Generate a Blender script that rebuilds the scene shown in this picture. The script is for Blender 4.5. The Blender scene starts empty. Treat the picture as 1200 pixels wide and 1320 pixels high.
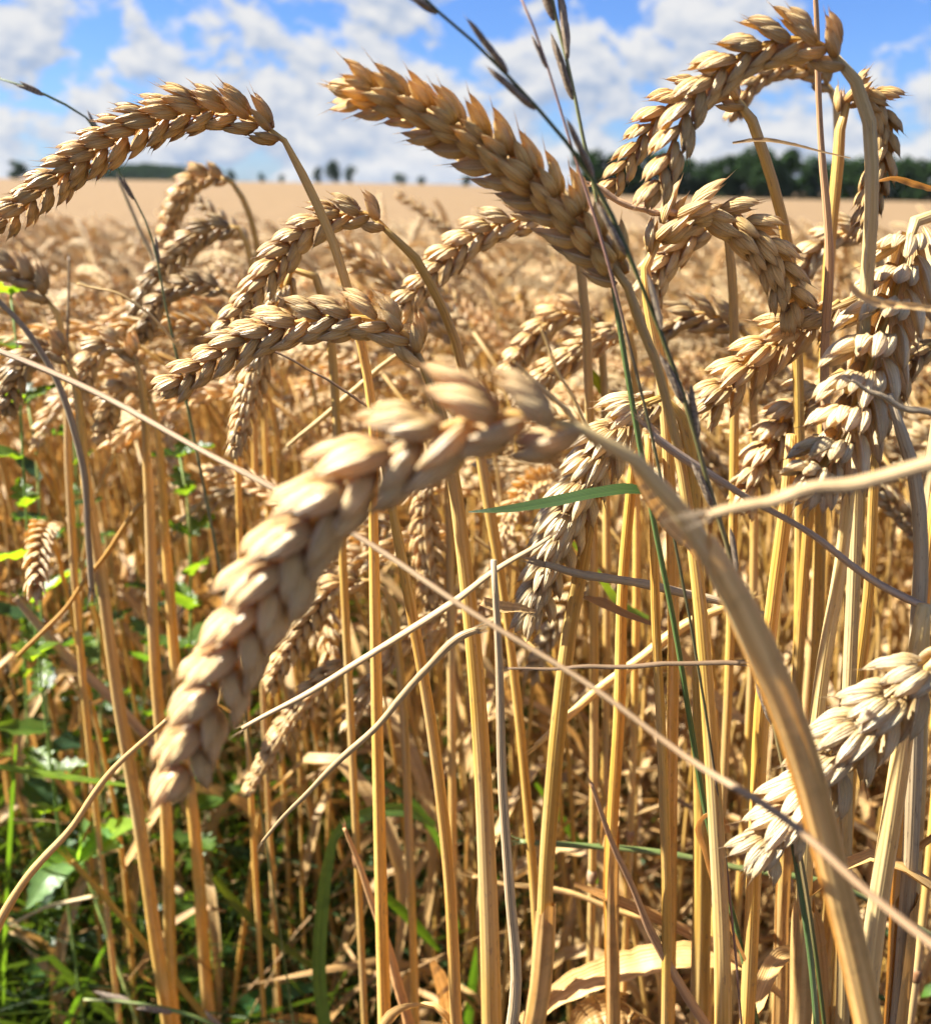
import bpy, math, random
import numpy as np
from mathutils import Vector, Matrix, noise as mnoise

SC = bpy.context.scene
COL = SC.collection
rnd = random.Random(7)
R = math.radians

# ------------------------------------------------------------------ camera
F = 1200.0                                   # focal length in photo pixels (1200 x 1320)
CAMH = 0.92
PITCH, ROLL = R(19.46), R(0.8)
CAM = Vector((0, 0, CAMH))
FWD = Vector((0, math.cos(PITCH), -math.sin(PITCH)))
_r0 = Vector((1, 0, 0)); _u0 = Vector((0, math.sin(PITCH), math.cos(PITCH)))
RIGHT = _r0 * math.cos(ROLL) + _u0 * math.sin(ROLL)
UP = _u0 * math.cos(ROLL) - _r0 * math.sin(ROLL)
cd = bpy.data.cameras.new('camera')
cam = bpy.data.objects.new('camera', cd); COL.objects.link(cam)
cam.matrix_world = Matrix(((RIGHT.x, UP.x, -FWD.x, CAM.x), (RIGHT.y, UP.y, -FWD.y, CAM.y),
                           (RIGHT.z, UP.z, -FWD.z, CAM.z), (0, 0, 0, 1)))
cd.sensor_fit = 'HORIZONTAL'; cd.sensor_width = 36; cd.lens = 36
cd.clip_start = 0.01; cd.clip_end = 8000
cd.dof.use_dof = True; cd.dof.focus_distance = 0.285; cd.dof.aperture_fstop = 14.5
cd.dof.aperture_blades = 0
SC.camera = cam

# ------------------------------------------------------------------ light
SUN_AZ, SUN_EL = R(-84), R(43)               # azimuth from +Y (forward), negative = left
sdir = Vector((math.sin(SUN_AZ) * math.cos(SUN_EL), math.cos(SUN_AZ) * math.cos(SUN_EL), math.sin(SUN_EL)))
sl = bpy.data.lights.new('sun', 'SUN'); sl.energy = 5.0; sl.angle = R(0.53); sl.color = (1.0, 0.955, 0.87)
sun = bpy.data.objects.new('sun', sl); COL.objects.link(sun)
sun.rotation_mode = 'QUATERNION'; sun.rotation_quaternion = sdir.to_track_quat('Z', 'Y')
sun.location = (-3, 2, 4)

W = bpy.data.worlds.new('World'); SC.world = W; W.use_nodes = True
def N(nt, t, **kw):
    n = nt.nodes.new(t)
    for k, v in kw.items():
        if k == 'ins':
            for a, b in v.items(): n.inputs[a].default_value = b
        else: setattr(n, k, v)
    return n
def L(nt, a, b): nt.links.new(a, b)
def ramp(nt, stops, interp='LINEAR'):
    n = nt.nodes.new('ShaderNodeValToRGB'); cr = n.color_ramp; cr.interpolation = interp
    while len(cr.elements) < len(stops): cr.elements.new(0.5)
    for e, (p, c) in zip(cr.elements, stops):
        e.position = p; e.color = (c[0], c[1], c[2], 1) if not isinstance(c, (int, float)) else (c, c, c, 1)
    return n
def mixc(nt, fac, a, b, blend='MIX'):
    n = nt.nodes.new('ShaderNodeMix'); n.data_type = 'RGBA'; n.blend_type = blend
    for s, v in ((0, fac), (6, a), (7, b)):
        if hasattr(v, 'is_linked'): nt.links.new(v, n.inputs[s])
        elif s == 0: n.inputs[0].default_value = v
        else: n.inputs[s].default_value = (v[0], v[1], v[2], 1)
    return n.outputs[2]
def mathn(nt, op, a, b=0.0, clamp=False):
    n = nt.nodes.new('ShaderNodeMath'); n.operation = op; n.use_clamp = clamp
    for i, v in ((0, a), (1, b)):
        if hasattr(v, 'is_linked'): nt.links.new(v, n.inputs[i])
        else: n.inputs[i].default_value = v
    return n.outputs[0]

nt = W.node_tree; nt.nodes.clear()
sky = N(nt, 'ShaderNodeTexSky', sky_type='NISHITA', sun_disc=False, sun_elevation=SUN_EL, sun_rotation=SUN_AZ,
        air_density=1.0, dust_density=0.25, ozone_density=3.0)
tc = N(nt, 'ShaderNodeTexCoord')
mp = N(nt, 'ShaderNodeMapping', ins={'Scale': (1, 1, 1.6), 'Location': (0.32, 0.1, 0.0)})
L(nt, tc.outputs['Generated'], mp.inputs[0])
def cloud_noise(src, scale, det, rough):
    n = N(nt, 'ShaderNodeTexNoise', ins={'Scale': scale, 'Detail': det, 'Roughness': rough, 'Distortion': 0.15})
    L(nt, src, n.inputs['Vector']); return n.outputs['Fac']
n1 = cloud_noise(mp.outputs[0], 11.5, 11, 0.60)
mp2 = N(nt, 'ShaderNodeMapping', ins={'Scale': (1, 1, 1.6), 'Location': (0.314, 0.1, 0.020)})
L(nt, tc.outputs['Generated'], mp2.inputs[0])
n2 = cloud_noise(mp2.outputs[0], 11.5, 11, 0.60)
sep = N(nt, 'ShaderNodeSeparateXYZ'); L(nt, tc.outputs['Generated'], sep.inputs[0])
elev = ramp(nt, [(0.0, 0.115), (0.05, 0.10), (0.13, 0.03), (0.3, 0.0)]); L(nt, sep.outputs[2], elev.inputs[0])
n1b = mathn(nt, 'ADD', n1, elev.outputs[0])
mask = ramp(nt, [(0.50, 0.0), (0.54, 0.55), (0.575, 1.0)]); L(nt, n1b, mask.inputs[0])
shade = mathn(nt, 'ADD', mathn(nt, 'MULTIPLY', mathn(nt, 'SUBTRACT', n1, n2), 5.0), 0.58, True)
CLW = 3.85
cloudc = mixc(nt, shade, (CLW * .52, CLW * .64, CLW * .86), (CLW * 1.02, CLW * 1.03, CLW * 1.05))
skyt = mixc(nt, 1.0, sky.outputs[0], (0.35, 0.49, 0.80), 'MULTIPLY')
final = mixc(nt, mask.outputs[0], skyt, cloudc)
bg = N(nt, 'ShaderNodeBackground', ins={'Strength': 0.05}); L(nt, final, bg.inputs[0])
wo = N(nt, 'ShaderNodeOutputWorld'); L(nt, bg.outputs[0], wo.inputs[0])

vs = SC.view_settings
vs.view_transform = 'Standard'; vs.look = 'None'; vs.gamma = 1; vs.use_curve_mapping = False
vs.exposure = 2.1
SC.render.engine = 'CYCLES'
cy = SC.cycles
cy.use_denoising = True; cy.max_bounces = 7; cy.diffuse_bounces = 3; cy.glossy_bounces = 3; cy.transmission_bounces = 5
cy.use_adaptive_sampling = True; cy.adaptive_threshold = 0.015
cy.sample_clamp_indirect = 6

# ------------------------------------------------------------------ helpers
def Q(px, py, Y):
    """point on the view ray through photo pixel (px,py) at horizontal distance Y; returns (point, depth)"""
    ray = FWD + RIGHT * ((px - 600) / F) - UP * ((py - 660) / F)
    t = Y / ray.y
    return CAM + ray * t, t

def spline(pts, n):
    """smooth curve through pts, n samples equally spaced along its length; pts of any dimension"""
    P = np.array(pts, float)
    if len(P) == 2:
        return P[0] + (P[1] - P[0]) * np.linspace(0, 1, n)[:, None]
    h = np.maximum(np.linalg.norm(np.diff(P[:, :3], axis=0), axis=1), 1e-9); D = np.diff(P, axis=0) / h[:, None]
    m = np.vstack([D[:1], (D[:-1] * h[1:, None] + D[1:] * h[:-1, None]) / (h[1:] + h[:-1])[:, None], D[-1:]])
    out = []
    for i in range(len(P) - 1):
        for t in np.linspace(0, 1, 14, endpoint=False):
            out.append((2*t**3 - 3*t*t + 1) * P[i] + (t**3 - 2*t*t + t) * h[i] * m[i] + (3*t*t - 2*t**3) * P[i + 1] + (t**3 - t*t) * h[i] * m[i + 1])
    out.append(P[-1]); out = np.array(out)
    d = np.r_[0, np.cumsum(np.linalg.norm(np.diff(out[:, :3], axis=0), axis=1))]
    s = np.linspace(0, d[-1], n)
    return np.stack([np.interp(s, d, out[:, k]) for k in range(out.shape[1])], 1)

class MB:
    def __init__(self): self.v = []; self.f = []; self.uv = []
    def add(self, verts, faces, uvs):
        o = len(self.v); self.v += [tuple(x) for x in verts]
        for fc in faces: self.f.append([i + o for i in fc])
        for fc in faces:
            for i in fc: self.uv.append(uvs[i])
    def mesh(self, name, mat, smooth=True):
        me = bpy.data.meshes.new(name); me.from_pydata(self.v, [], self.f)
        ul = me.uv_layers.new(name='UVMap')
        ul.data.foreach_set('uv', np.array(self.uv, np.float32).ravel())
        if mat: me.materials.append(mat)
        if smooth: me.polygons.foreach_set('use_smooth', [True] * len(me.polygons))
        me.update(); return me

def obj(name, me, parent=None, loc=None):
    o = bpy.data.objects.new(name, me); COL.objects.link(o)
    if parent: o.parent = parent
    if loc is not None: o.location = loc
    return o
def tag(o, label=None, cat=None, group=None, kind=None):
    if label: o['label'] = label
    if cat: o['category'] = cat
    if group: o['group'] = group
    if kind: o['kind'] = kind
    return o
def empty(name, loc):
    o = bpy.data.objects.new(name, None); COL.objects.link(o); o.location = loc
    o.empty_display_size = 0.02; return o

def frames(P):
    """parallel-transport frames along the polyline"""
    P = [Vector(p[:3]) for p in P]; n = len(P)
    T = [(P[min(i + 1, n - 1)] - P[max(i - 1, 0)]).normalized() for i in range(n)]
    a = Vector((1, 0, 0)) if abs(T[0].x) < 0.8 else Vector((0, 1, 0))
    A = [(a - T[0] * a.dot(T[0])).normalized()]
    for i in range(1, n):
        v = A[-1] - T[i] * A[-1].dot(T[i]); A.append(v.normalized())
    return P, T, A, [T[i].cross(A[i]) for i in range(n)]

def tube(mb, P, rad, sides=8, cap=True, v0=0.0, oval=1.0):
    P, T, A, B = frames(P); n = len(P)
    rad = [rad] * n if isinstance(rad, (int, float)) else rad
    vs_, uv, fs = [], [], []; s = v0
    for i in range(n):
        if i: s += (P[i] - P[i - 1]).length
        for k in range(sides + 1):
            a = 2 * math.pi * k / sides
            vs_.append(P[i] + A[i] * (rad[i] * math.cos(a)) + B[i] * (rad[i] * oval * math.sin(a))); uv.append((k / sides, s))
    m = sides + 1
    for i in range(n - 1):
        for k in range(sides):
            fs.append((i * m + k, i * m + k + 1, (i + 1) * m + k + 1, (i + 1) * m + k))
    if cap:
        fs.append(tuple(reversed(range(sides)))); fs.append(tuple((n - 1) * m + k for k in range(sides)))
    mb.add(vs_, fs, uv)

def ribbon(mb, P, wid, nrm=(0, 0, 1), fold=0.25, twist=0.0, roll0=0.0, across=4, curl=0.0):
    """leaf blade along P: wid half-width list, V-folded by fold, twisting by twist radians along its length"""
    P = [Vector(p[:3]) for p in P]; n = len(P)
    wid = [wid] * n if isinstance(wid, (int, float)) else wid
    nrm = Vector(nrm); vs_, uv, fs = [], [], []; s = 0
    for i in range(n):
        T = (P[min(i + 1, n - 1)] - P[max(i - 1, 0)]).normalized()
        S = T.cross(nrm)
        if S.length < 1e-4: S = T.cross(Vector((1, 0.2, 0)))
        S.normalize(); U = S.cross(T)
        a = roll0 + twist * i / (n - 1)
        S2 = S * math.cos(a) + U * math.sin(a); U2 = U * math.cos(a) - S * math.sin(a)
        nrm = U
        if i: s += (P[i] - P[i - 1]).length
        for k in range(across + 1):
            x = 2 * k / across - 1
            y = fold * abs(x) + curl * (x * x)
            vs_.append(P[i] + S2 * (wid[i] * x) + U2 * (wid[i] * y)); uv.append((k / across, s))
    m = across + 1
    for i in range(n - 1):
        for k in range(across):
            fs.append((i * m + k, i * m + k + 1, (i + 1) * m + k + 1, (i + 1) * m + k))
    mb.add(vs_, fs, uv)

# ------------------------------------------------------------------ materials
def newmat(name):
    m = bpy.data.materials.new(name); m.use_nodes = True; t = m.node_tree; t.nodes.clear()
    return m, t, t.nodes.new('ShaderNodeOutputMaterial')
def finish(t, out, col, rough, trans, tcol, bump=None, spec=0.4):
    p = N(t, 'ShaderNodeBsdfPrincipled', ins={'Roughness': rough, 'Specular IOR Level': spec}); L(t, col, p.inputs['Base Color'])
    if bump is not None: L(t, bump, p.inputs['Normal'])
    if trans <= 0: L(t, p.outputs[0], out.inputs[0]); return
    tr = N(t, 'ShaderNodeBsdfTranslucent'); L(t, tcol, tr.inputs[0])
    mx = N(t, 'ShaderNodeMixShader', ins={0: trans}); L(t, p.outputs[0], mx.inputs[1]); L(t, tr.outputs[0], mx.inputs[2])
    L(t, mx.outputs[0], out.inputs[0])
def bumpn(t, h, strength, dist):
    b = N(t, 'ShaderNodeBump', ins={'Strength': strength, 'Distance': dist}); L(t, h, b.inputs['Height']); return b.outputs[0]
def stretched(t, su, sv, scale=1.0, detail=3, rough=0.6):
    uv = N(t, 'ShaderNodeUVMap'); mpn = N(t, 'ShaderNodeMapping', ins={'Scale': (su, sv, 1)}); L(t, uv.outputs[0], mpn.inputs[0])
    oi = N(t, 'ShaderNodeObjectInfo'); cb = N(t, 'ShaderNodeCombineXYZ'); L(t, mathn(t, 'MULTIPLY', oi.outputs['Random'], 37.0), cb.inputs[2])
    va = N(t, 'ShaderNodeVectorMath', operation='ADD'); L(t, mpn.outputs[0], va.inputs[0]); L(t, cb.outputs[0], va.inputs[1])
    nz = N(t, 'ShaderNodeTexNoise', ins={'Scale': scale, 'Detail': detail, 'Roughness': rough}); L(t, va.outputs[0], nz.inputs['Vector'])
    return nz.outputs['Fac'], uv, oi

def mat_husk():
    m, t, out = newmat('wheat husk')
    st, uv, oi = stretched(t, 22, 1.1, 1.0, 5, 0.68)
    sp = N(t, 'ShaderNodeSeparateXYZ'); L(t, uv.outputs[0], sp.inputs[0])
    g = ramp(t, [(0.0, (0.36, 0.20, 0.055)), (0.2, (0.63, 0.43, 0.165)), (0.65, (0.80, 0.645, 0.36)), (0.9, (0.74, 0.55, 0.27)), (1.0, (0.42, 0.25, 0.09))])
    L(t, sp.outputs[1], g.inputs[0])
    c = mixc(t, mathn(t, 'MULTIPLY', ramp_out(t, st, 0.44, 0.66), 0.55), g.outputs[0], (0.46, 0.31, 0.15))
    geo = N(t, 'ShaderNodeTexCoord')
    nz = N(t, 'ShaderNodeTexNoise', ins={'Scale': 260, 'Detail': 5, 'Roughness': 0.65}); L(t, geo.outputs['Object'], nz.inputs['Vector'])
    c = mixc(t, mathn(t, 'MULTIPLY', ramp_out(t, nz.outputs['Fac'], 0.5, 0.72), 0.45), c, (0.50, 0.41, 0.30))
    br = mathn(t, 'ADD', mathn(t, 'MULTIPLY', oi.outputs['Random'], 0.26), 0.92)
    cc = N(t, 'ShaderNodeCombineXYZ'); [L(t, br, cc.inputs[i]) for i in range(3)]
    c = mixc(t, 1.0, c, cc.outputs[0], 'MULTIPLY'); c = mixc(t, 1.0, c, oi.outputs['Color'], 'MULTIPLY')
    w = mathn(t, 'SINE', mathn(t, 'MULTIPLY', sp.outputs[0], 2 * math.pi * 16))
    lines = ramp_out(t, w, 0.55, 1.0)
    c = mixc(t, mathn(t, 'MULTIPLY', lines, 0.28), c, (0.50, 0.34, 0.17))
    ed = mathn(t, 'ABSOLUTE', mathn(t, 'SINE', mathn(t, 'MULTIPLY', sp.outputs[0], 2 * math.pi)))
    c = mixc(t, mathn(t, 'MULTIPLY', ramp_out(t, ed, 0.30, 0.05), 0.55), c, (0.86, 0.74, 0.52))
    s4, _, _ = stretched(t, 9, 14, 1.0, 4, 0.7)
    c = mixc(t, mathn(t, 'MULTIPLY', ramp_out(t, s4, 0.60, 0.74), 0.6), c, (0.25, 0.155, 0.07))
    h = mathn(t, 'ADD', mathn(t, 'MULTIPLY', w, 0.4), mathn(t, 'MULTIPLY', st, 2.2))
    tcol = mixc(t, 1.0, c, (1.15, 0.93, 0.42), 'MULTIPLY')
    finish(t, out, c, 0.36, 0.32, tcol, bumpn(t, h, 0.9, 0.0004), 0.5); return m
def ramp_out(t, src, a, b):
    n = N(t, 'ShaderNodeMapRange', ins={1: a, 2: b}); L(t, src, n.inputs[0]); return n.outputs[0]
def mat_straw(name='straw', c0=(0.42, 0.235, 0.04), c1=(0.66, 0.41, 0.09), c2=(0.80, 0.58, 0.23), spots=0.6, trans=0.26):
    m, t, out = newmat(name)
    st, uv, oi = stretched(t, 9, 14, 1.0, 5, 0.6)
    g = ramp(t, [(0.28, c0), (0.5, c1), (0.72, c2)]); L(t, st, g.inputs[0])
    s2, _, _ = stretched(t, 14, 160, 1.0, 3, 0.7)
    c = mixc(t, mathn(t, 'MULTIPLY', ramp_out(t, s2, 0.585, 0.70), spots), g.outputs[0], (0.17, 0.115, 0.07))
    s3, _, _ = stretched(t, 1.2, 7, 1.0, 2, 0.5)
    c = mixc(t, mathn(t, 'MULTIPLY', ramp_out(t, s3, 0.48, 0.70), 0.55), c, (0.44, 0.37, 0.25))
    br = mathn(t, 'ADD', mathn(t, 'MULTIPLY', oi.outputs['Random'], 0.3), 0.82)
    cc = N(t, 'ShaderNodeCombineXYZ'); [L(t, br, cc.inputs[i]) for i in range(3)]
    c = mixc(t, 1.0, c, cc.outputs[0], 'MULTIPLY'); c = mixc(t, 1.0, c, oi.outputs['Color'], 'MULTIPLY')
    sp = N(t, 'ShaderNodeSeparateXYZ'); L(t, uv.outputs[0], sp.inputs[0])
    w = mathn(t, 'SINE', mathn(t, 'MULTIPLY', sp.outputs[0], 2 * math.pi * 13))
    h = mathn(t, 'ADD', mathn(t, 'MULTIPLY', w, 0.4), st)
    tcol = mixc(t, 1.0, c, (1.15, 0.9, 0.42), 'MULTIPLY')
    finish(t, out, c, 0.5, trans, tcol, bumpn(t, h, 0.5, 0.0002), 0.5); return m
def mat_leaf(name, c0, c1, tmul, trans, rough=0.5, su=7, spec=0.45):
    m, t, out = newmat(name)
    st, uv, oi = stretched(t, su, 9, 1.0, 4, 0.6)
    g = ramp(t, [(0.3, c0), (0.7, c1)]); L(t, st, g.inputs[0])
    br = mathn(t, 'ADD', mathn(t, 'MULTIPLY', oi.outputs['Random'], 0.4), 0.78)
    cc = N(t, 'ShaderNodeCombineXYZ'); [L(t, br, cc.inputs[i]) for i in range(3)]
    c = mixc(t, 1.0, g.outputs[0], cc.outputs[0], 'MULTIPLY'); c = mixc(t, 1.0, c, oi.outputs['Color'], 'MULTIPLY')
    tb = N(t, 'ShaderNodeTexCoord'); nb = N(t, 'ShaderNodeTexNoise', ins={'Scale': 90, 'Detail': 6, 'Roughness': 0.7}); L(t, tb.outputs['Object'], nb.inputs['Vector'])
    c = mixc(t, mathn(t, 'MULTIPLY', ramp_out(t, nb.outputs['Fac'], 0.5, 0.72), 0.5), c, [0.6 * v for v in c0])
    sp = N(t, 'ShaderNodeSeparateXYZ'); L(t, uv.outputs[0], sp.inputs[0])
    w = mathn(t, 'SINE', mathn(t, 'MULTIPLY', sp.outputs[0], 2 * math.pi * 9))
    tcol = mixc(t, 1.0, c, tmul, 'MULTIPLY')
    finish(t, out, c, rough, trans, tcol, bumpn(t, mathn(t, 'ADD', mathn(t, 'MULTIPLY', w, 0.5), st), 0.4, 0.0003), spec); return m
def mat_ground(name, stops, scale, detail=8, bump=0.02, rough=0.95):
    m, t, out = newmat(name); tcn = N(t, 'ShaderNodeTexCoord')
    nz = N(t, 'ShaderNodeTexNoise', ins={'Scale': scale, 'Detail': detail, 'Roughness': 0.65}); L(t, tcn.outputs['Object'], nz.inputs['Vector'])
    g = ramp(t, stops); L(t, nz.outputs['Fac'], g.inputs[0])
    finish(t, out, g.outputs[0], rough, 0, None, bumpn(t, nz.outputs['Fac'], 1.0, bump), 0.1); return m

HUSK = mat_husk()
STRAW = mat_straw()
STRAW_PALE = mat_straw('pale straw', (0.52, 0.345, 0.11), (0.72, 0.52, 0.21), (0.82, 0.67, 0.37), 0.55, 0.2)
STRAW_GREY = mat_straw('weathered straw', (0.19, 0.135, 0.08), (0.40, 0.305, 0.185), (0.56, 0.46, 0.31), 0.9, 0.08)
STRAW_BROWN = mat_straw('brown stem', (0.22, 0.125, 0.065), (0.40, 0.26, 0.145), (0.52, 0.385, 0.24), 0.8, 0.08)
NODE_M = mat_straw('stem node', (0.16, 0.07, 0.035), (0.28, 0.14, 0.06), (0.36, 0.21, 0.10), 0.5, 0.05)
DRYLEAF = mat_leaf('dry leaf', (0.36, 0.21, 0.07), (0.68, 0.50, 0.25), (1.1, 0.85, 0.5), 0.26, 0.5)
GREENLEAF = mat_leaf('green blade', (0.045, 0.08, 0.022), (0.09, 0.14, 0.04), (2.3, 2.1, 0.45), 0.38, 0.4)
WEEDLEAF = mat_leaf('weed leaf', (0.032, 0.062, 0.02), (0.075, 0.12, 0.042), (2.8, 2.5, 0.5), 0.48, 0.35, 3)
GRASSSTEM = mat_straw('green stem', (0.03, 0.06, 0.018), (0.07, 0.12, 0.035), (0.16, 0.17, 0.07), 0.4, 0.05)
RYE = mat_straw('grass spikelet', (0.10, 0.07, 0.05), (0.20, 0.145, 0.10), (0.34, 0.26, 0.18), 0.5, 0.12)
FARLEAF = mat_leaf('tree foliage', (0.010, 0.024, 0.009), (0.030, 0.055, 0.016), (1.2, 1.3, 0.5), 0.2, 0.9, 7, 0.03)
BARK = mat_ground('bark', [(0.3, (0.05, 0.035, 0.025)), (0.7, (0.14, 0.11, 0.085))], 6, 6, 0.05)
SOIL = mat_ground('soil', [(0.3, (0.025, 0.017, 0.012)), (0.55, (0.05, 0.034, 0.022)), (0.8, (0.11, 0.08, 0.052))], 22, 10, 0.02)
CANOPY = mat_ground('ripe wheat seen from afar', [(0.3, (0.145, 0.094, 0.048)), (0.7, (0.205, 0.138, 0.074))], 1.3, 10, 0.03)  # tone darkened to stand for the shade between the plants

# ------------------------------------------------------------------ terrain
def sst(a, b, x):
    x = min(1, max(0, (x - a) / (b - a))); return x * x * (3 - 2 * x)
def gz(x, y):
    return -0.80 * sst(2.0, 12, y) - 2.2 * sst(60, 260, y) * sst(-30, 60, x)
def sheet(name, ys, angs, dz, mat, jit=0.0, kind='structure'):
    mb = MB(); vs_, uv, fs = [], [], []
    for y in ys:
        for a in angs:
            yy = y + 9.0; x = math.tan(a) * yy
            z = gz(x, y) + dz
            if jit: z += jit * mnoise.noise(Vector((x * 4, y * 4, 0))) + jit * mnoise.noise(Vector((x * 0.9, y * 0.9, 3)))
            vs_.append((x, y, z)); uv.append((x, y))
    m = len(angs)
    for i in range(len(ys) - 1):
        for k in range(m - 1): fs.append((i * m + k, i * m + k + 1, (i + 1) * m + k + 1, (i + 1) * m + k))
    mb.add(vs_, fs, uv)
    return tag(obj(name, mb.mesh(name, mat)), kind=kind)
angs = [R(a) for a in np.linspace(-68, 68, 60)]
sheet('ground', list(np.linspace(-8, 16, 50)) + list(np.geomspace(18, 1300, 40)), angs, 0.0, SOIL)
sheet('wheat_field', list(np.geomspace(6.6, 700, 150)), [R(a) for a in np.linspace(-64, 64, 180)], 0.77, CANOPY, 0.045)

# ------------------------------------------------------------------ far trees
def crown_mesh(seed, nleaf, size, lobes=9):
    """unit crown: 1 high, about 0.8 wide, base near 0.12; leaf clumps on many lobes"""
    rr = random.Random(seed); mb = MB(); lb = []
    for i in range(lobes):
        z = 0.22 + 0.62 * (i + 0.5) / lobes
        wid = 0.30 * math.sin(math.pi * min(1, (z - 0.02) / 1.02)) ** 0.7
        a = rr.uniform(0, 6.28); rad = wid * rr.uniform(0.3, 0.95)
        lb.append((Vector((math.cos(a) * rad, math.sin(a) * rad, z)), rr.uniform(0.13, 0.21)))
    for k in range(nleaf):
        c, r = rr.choice(lb)
        d = Vector((rr.gauss(0, 1), rr.gauss(0, 1), rr.gauss(0, 1))).normalized()
        p = c + d * r * rr.uniform(0.65, 1.08)
        nrm = (d + Vector((rr.gauss(0, .6), rr.gauss(0, .6), rr.gauss(0, .6)))).normalized()
        a = nrm.orthogonal().normalized(); b = nrm.cross(a); s = size * rr.uniform(0.6, 1.3)
        mb.add([p - a * s, p - b * s * .6, p + a * s, p + b * s * .6], [(0, 1, 2, 3)], [(0, 0), (1, 0), (1, 1), (0, 1)])
    return mb.mesh('crown', FARLEAF, False)
CROWNS = [crown_mesh(s, 1300, 0.045) for s in (1, 2, 3, 4)]
def trunk_mesh():
    mb = MB(); tube(mb, spline([(0, 0, -0.03), (0.01, 0, 0.2), (0, 0.01, 0.5), (0.015, 0, 0.8)], 8), [0.028, 0.024, 0.022, 0.02, 0.016, 0.012, 0.008, 0.004], 7)
    for a in (0.3, 2.2, 4.4):
        tube(mb, spline([(0, 0, 0.3), (math.cos(a) * .1, math.sin(a) * .1, 0.45), (math.cos(a) * .2, math.sin(a) * .2, 0.62)], 5), [0.012, 0.01, 0.008, 0.006, 0.003], 5)
    return mb.mesh('trunk', BARK)
TRUNK = trunk_mesh()
def far_tree(px, dist, h, wide, label, group, var):
    x = (px - 600) / F * dist; o = empty('tree', (x, dist, gz(x, dist)))
    o.scale = (h * wide, h * wide, h); o.rotation_euler = (0, 0, rnd.uniform(0, 6.28))
    tag(o, label, 'tree', group)
    obj('trunk', TRUNK, o); obj('crown', CROWNS[var], o)
px = 742
i = 0
ORD = 'first second third fourth fifth sixth seventh eighth ninth tenth eleventh twelfth thirteenth fourteenth fifteenth sixteenth seventeenth eighteenth nineteenth twentieth'.split()
ORD += ['twenty-' + w for w in ORD[:9]]
while px < 1250:
    h = 12.6 + 2.0 * mnoise.noise(Vector((px * 0.012, 0, 0))) + rnd.uniform(-1, 1)
    if 850 < px < 900: h -= 1.0
    far_tree(px, 255 + rnd.uniform(-8, 8), h, rnd.uniform(0.95, 1.25), f'dark broadleaf tree in the right-hand wood, {ORD[i]} from its left end', 'trees in the wood at the right edge of the field', i % 4)
    px += rnd.uniform(17, 25); i += 1
mb = MB()
for k in range(5200):                       # undergrowth under the right-hand wood
    px = rnd.uniform(735, 1340); d = 258 + rnd.uniform(-9, 9); x = (px - 600) / F * d
    p = Vector((x, d, gz(x, d) + abs(rnd.gauss(0, 2.0)))); nrm = Vector((rnd.gauss(0, 1), rnd.gauss(-1, 1), rnd.gauss(0.5, 1))).normalized()
    a = nrm.orthogonal().normalized(); b = nrm.cross(a); s = rnd.uniform(0.4, 0.8)
    mb.add([p - a * s, p - b * s * .6, p + a * s, p + b * s * .6], [(0, 1, 2, 3)], [(0, 0), (1, 0), (1, 1), (0, 1)])
tag(obj('undergrowth', mb.mesh('undergrowth', FARLEAF, False)), 'dark shrubby undergrowth at the foot of the right-hand wood', 'undergrowth', kind='stuff')
for px, d, h, wd, lab in ((8, 420, 10.5, 1.3, 'leafy tree at the far left end of the horizon, leftmost of the pair'), (52, 430, 9.0, 1.5, 'leafy tree at the far left of the horizon beside a drooping ear'),
                          (415, 520, 9.5, 0.9, 'small tree on the horizon, left one of the clump of three'), (436, 520, 13.0, 0.95, 'tallest tree of the clump of three on the horizon'),
                          (455, 520, 10.0, 0.9, 'small tree on the horizon, right one of the clump of three'), (514, 540, 6.8, 1.5, 'low round tree on the horizon left of the middle, dark and broad'),
                          (541, 540, 5.2, 1.3, 'low shrubby tree on the horizon beside the dark broad one'), (596, 540, 7.0, 1.2, 'low tree on the horizon just left of the tall upright ear'),
                          (347, 600, 6.5, 1.0, 'small tree on the horizon to the left of the golden stalk'), (372, 600, 5.5, 1.1, 'tiny tree on the horizon touching the golden stalk'), (310, 620, 8.5, 1.0, 'small tree at the right end of the distant wood')):
    far_tree(px, d, h, wd, lab, 'scattered trees along the left horizon', rnd.randrange(4))
mb = MB()
for k in range(70):                         # far-off wood on the left, one mass
    px = rnd.uniform(128, 300); d = rnd.uniform(880, 960); x = (px - 600) / F * d
    top = 14.5 - 5.0 * abs((px - 205) / 95) ** 1.6 + rnd.uniform(-1, 1)
    for j in range(110):
        p = Vector((x + rnd.gauss(0, 4), d + rnd.gauss(0, 4), rnd.uniform(0, top) + gz(x, d))); nrm = Vector((rnd.gauss(0, 1), rnd.gauss(-1, 1), rnd.gauss(0.5, 1))).normalized()
        a = nrm.orthogonal().normalized(); b = nrm.cross(a); s = rnd.uniform(0.8, 1.6)
        mb.add([p - a * s, p - b * s * .7, p + a * s, p + b * s * .7], [(0, 1, 2, 3)], [(0, 0), (1, 0), (1, 1), (0, 1)])
tag(obj('distant_wood', mb.mesh('distant_wood', FARLEAF, False)), 'long low dark wood on the left horizon beyond the field', 'wood', kind='stuff')

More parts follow.
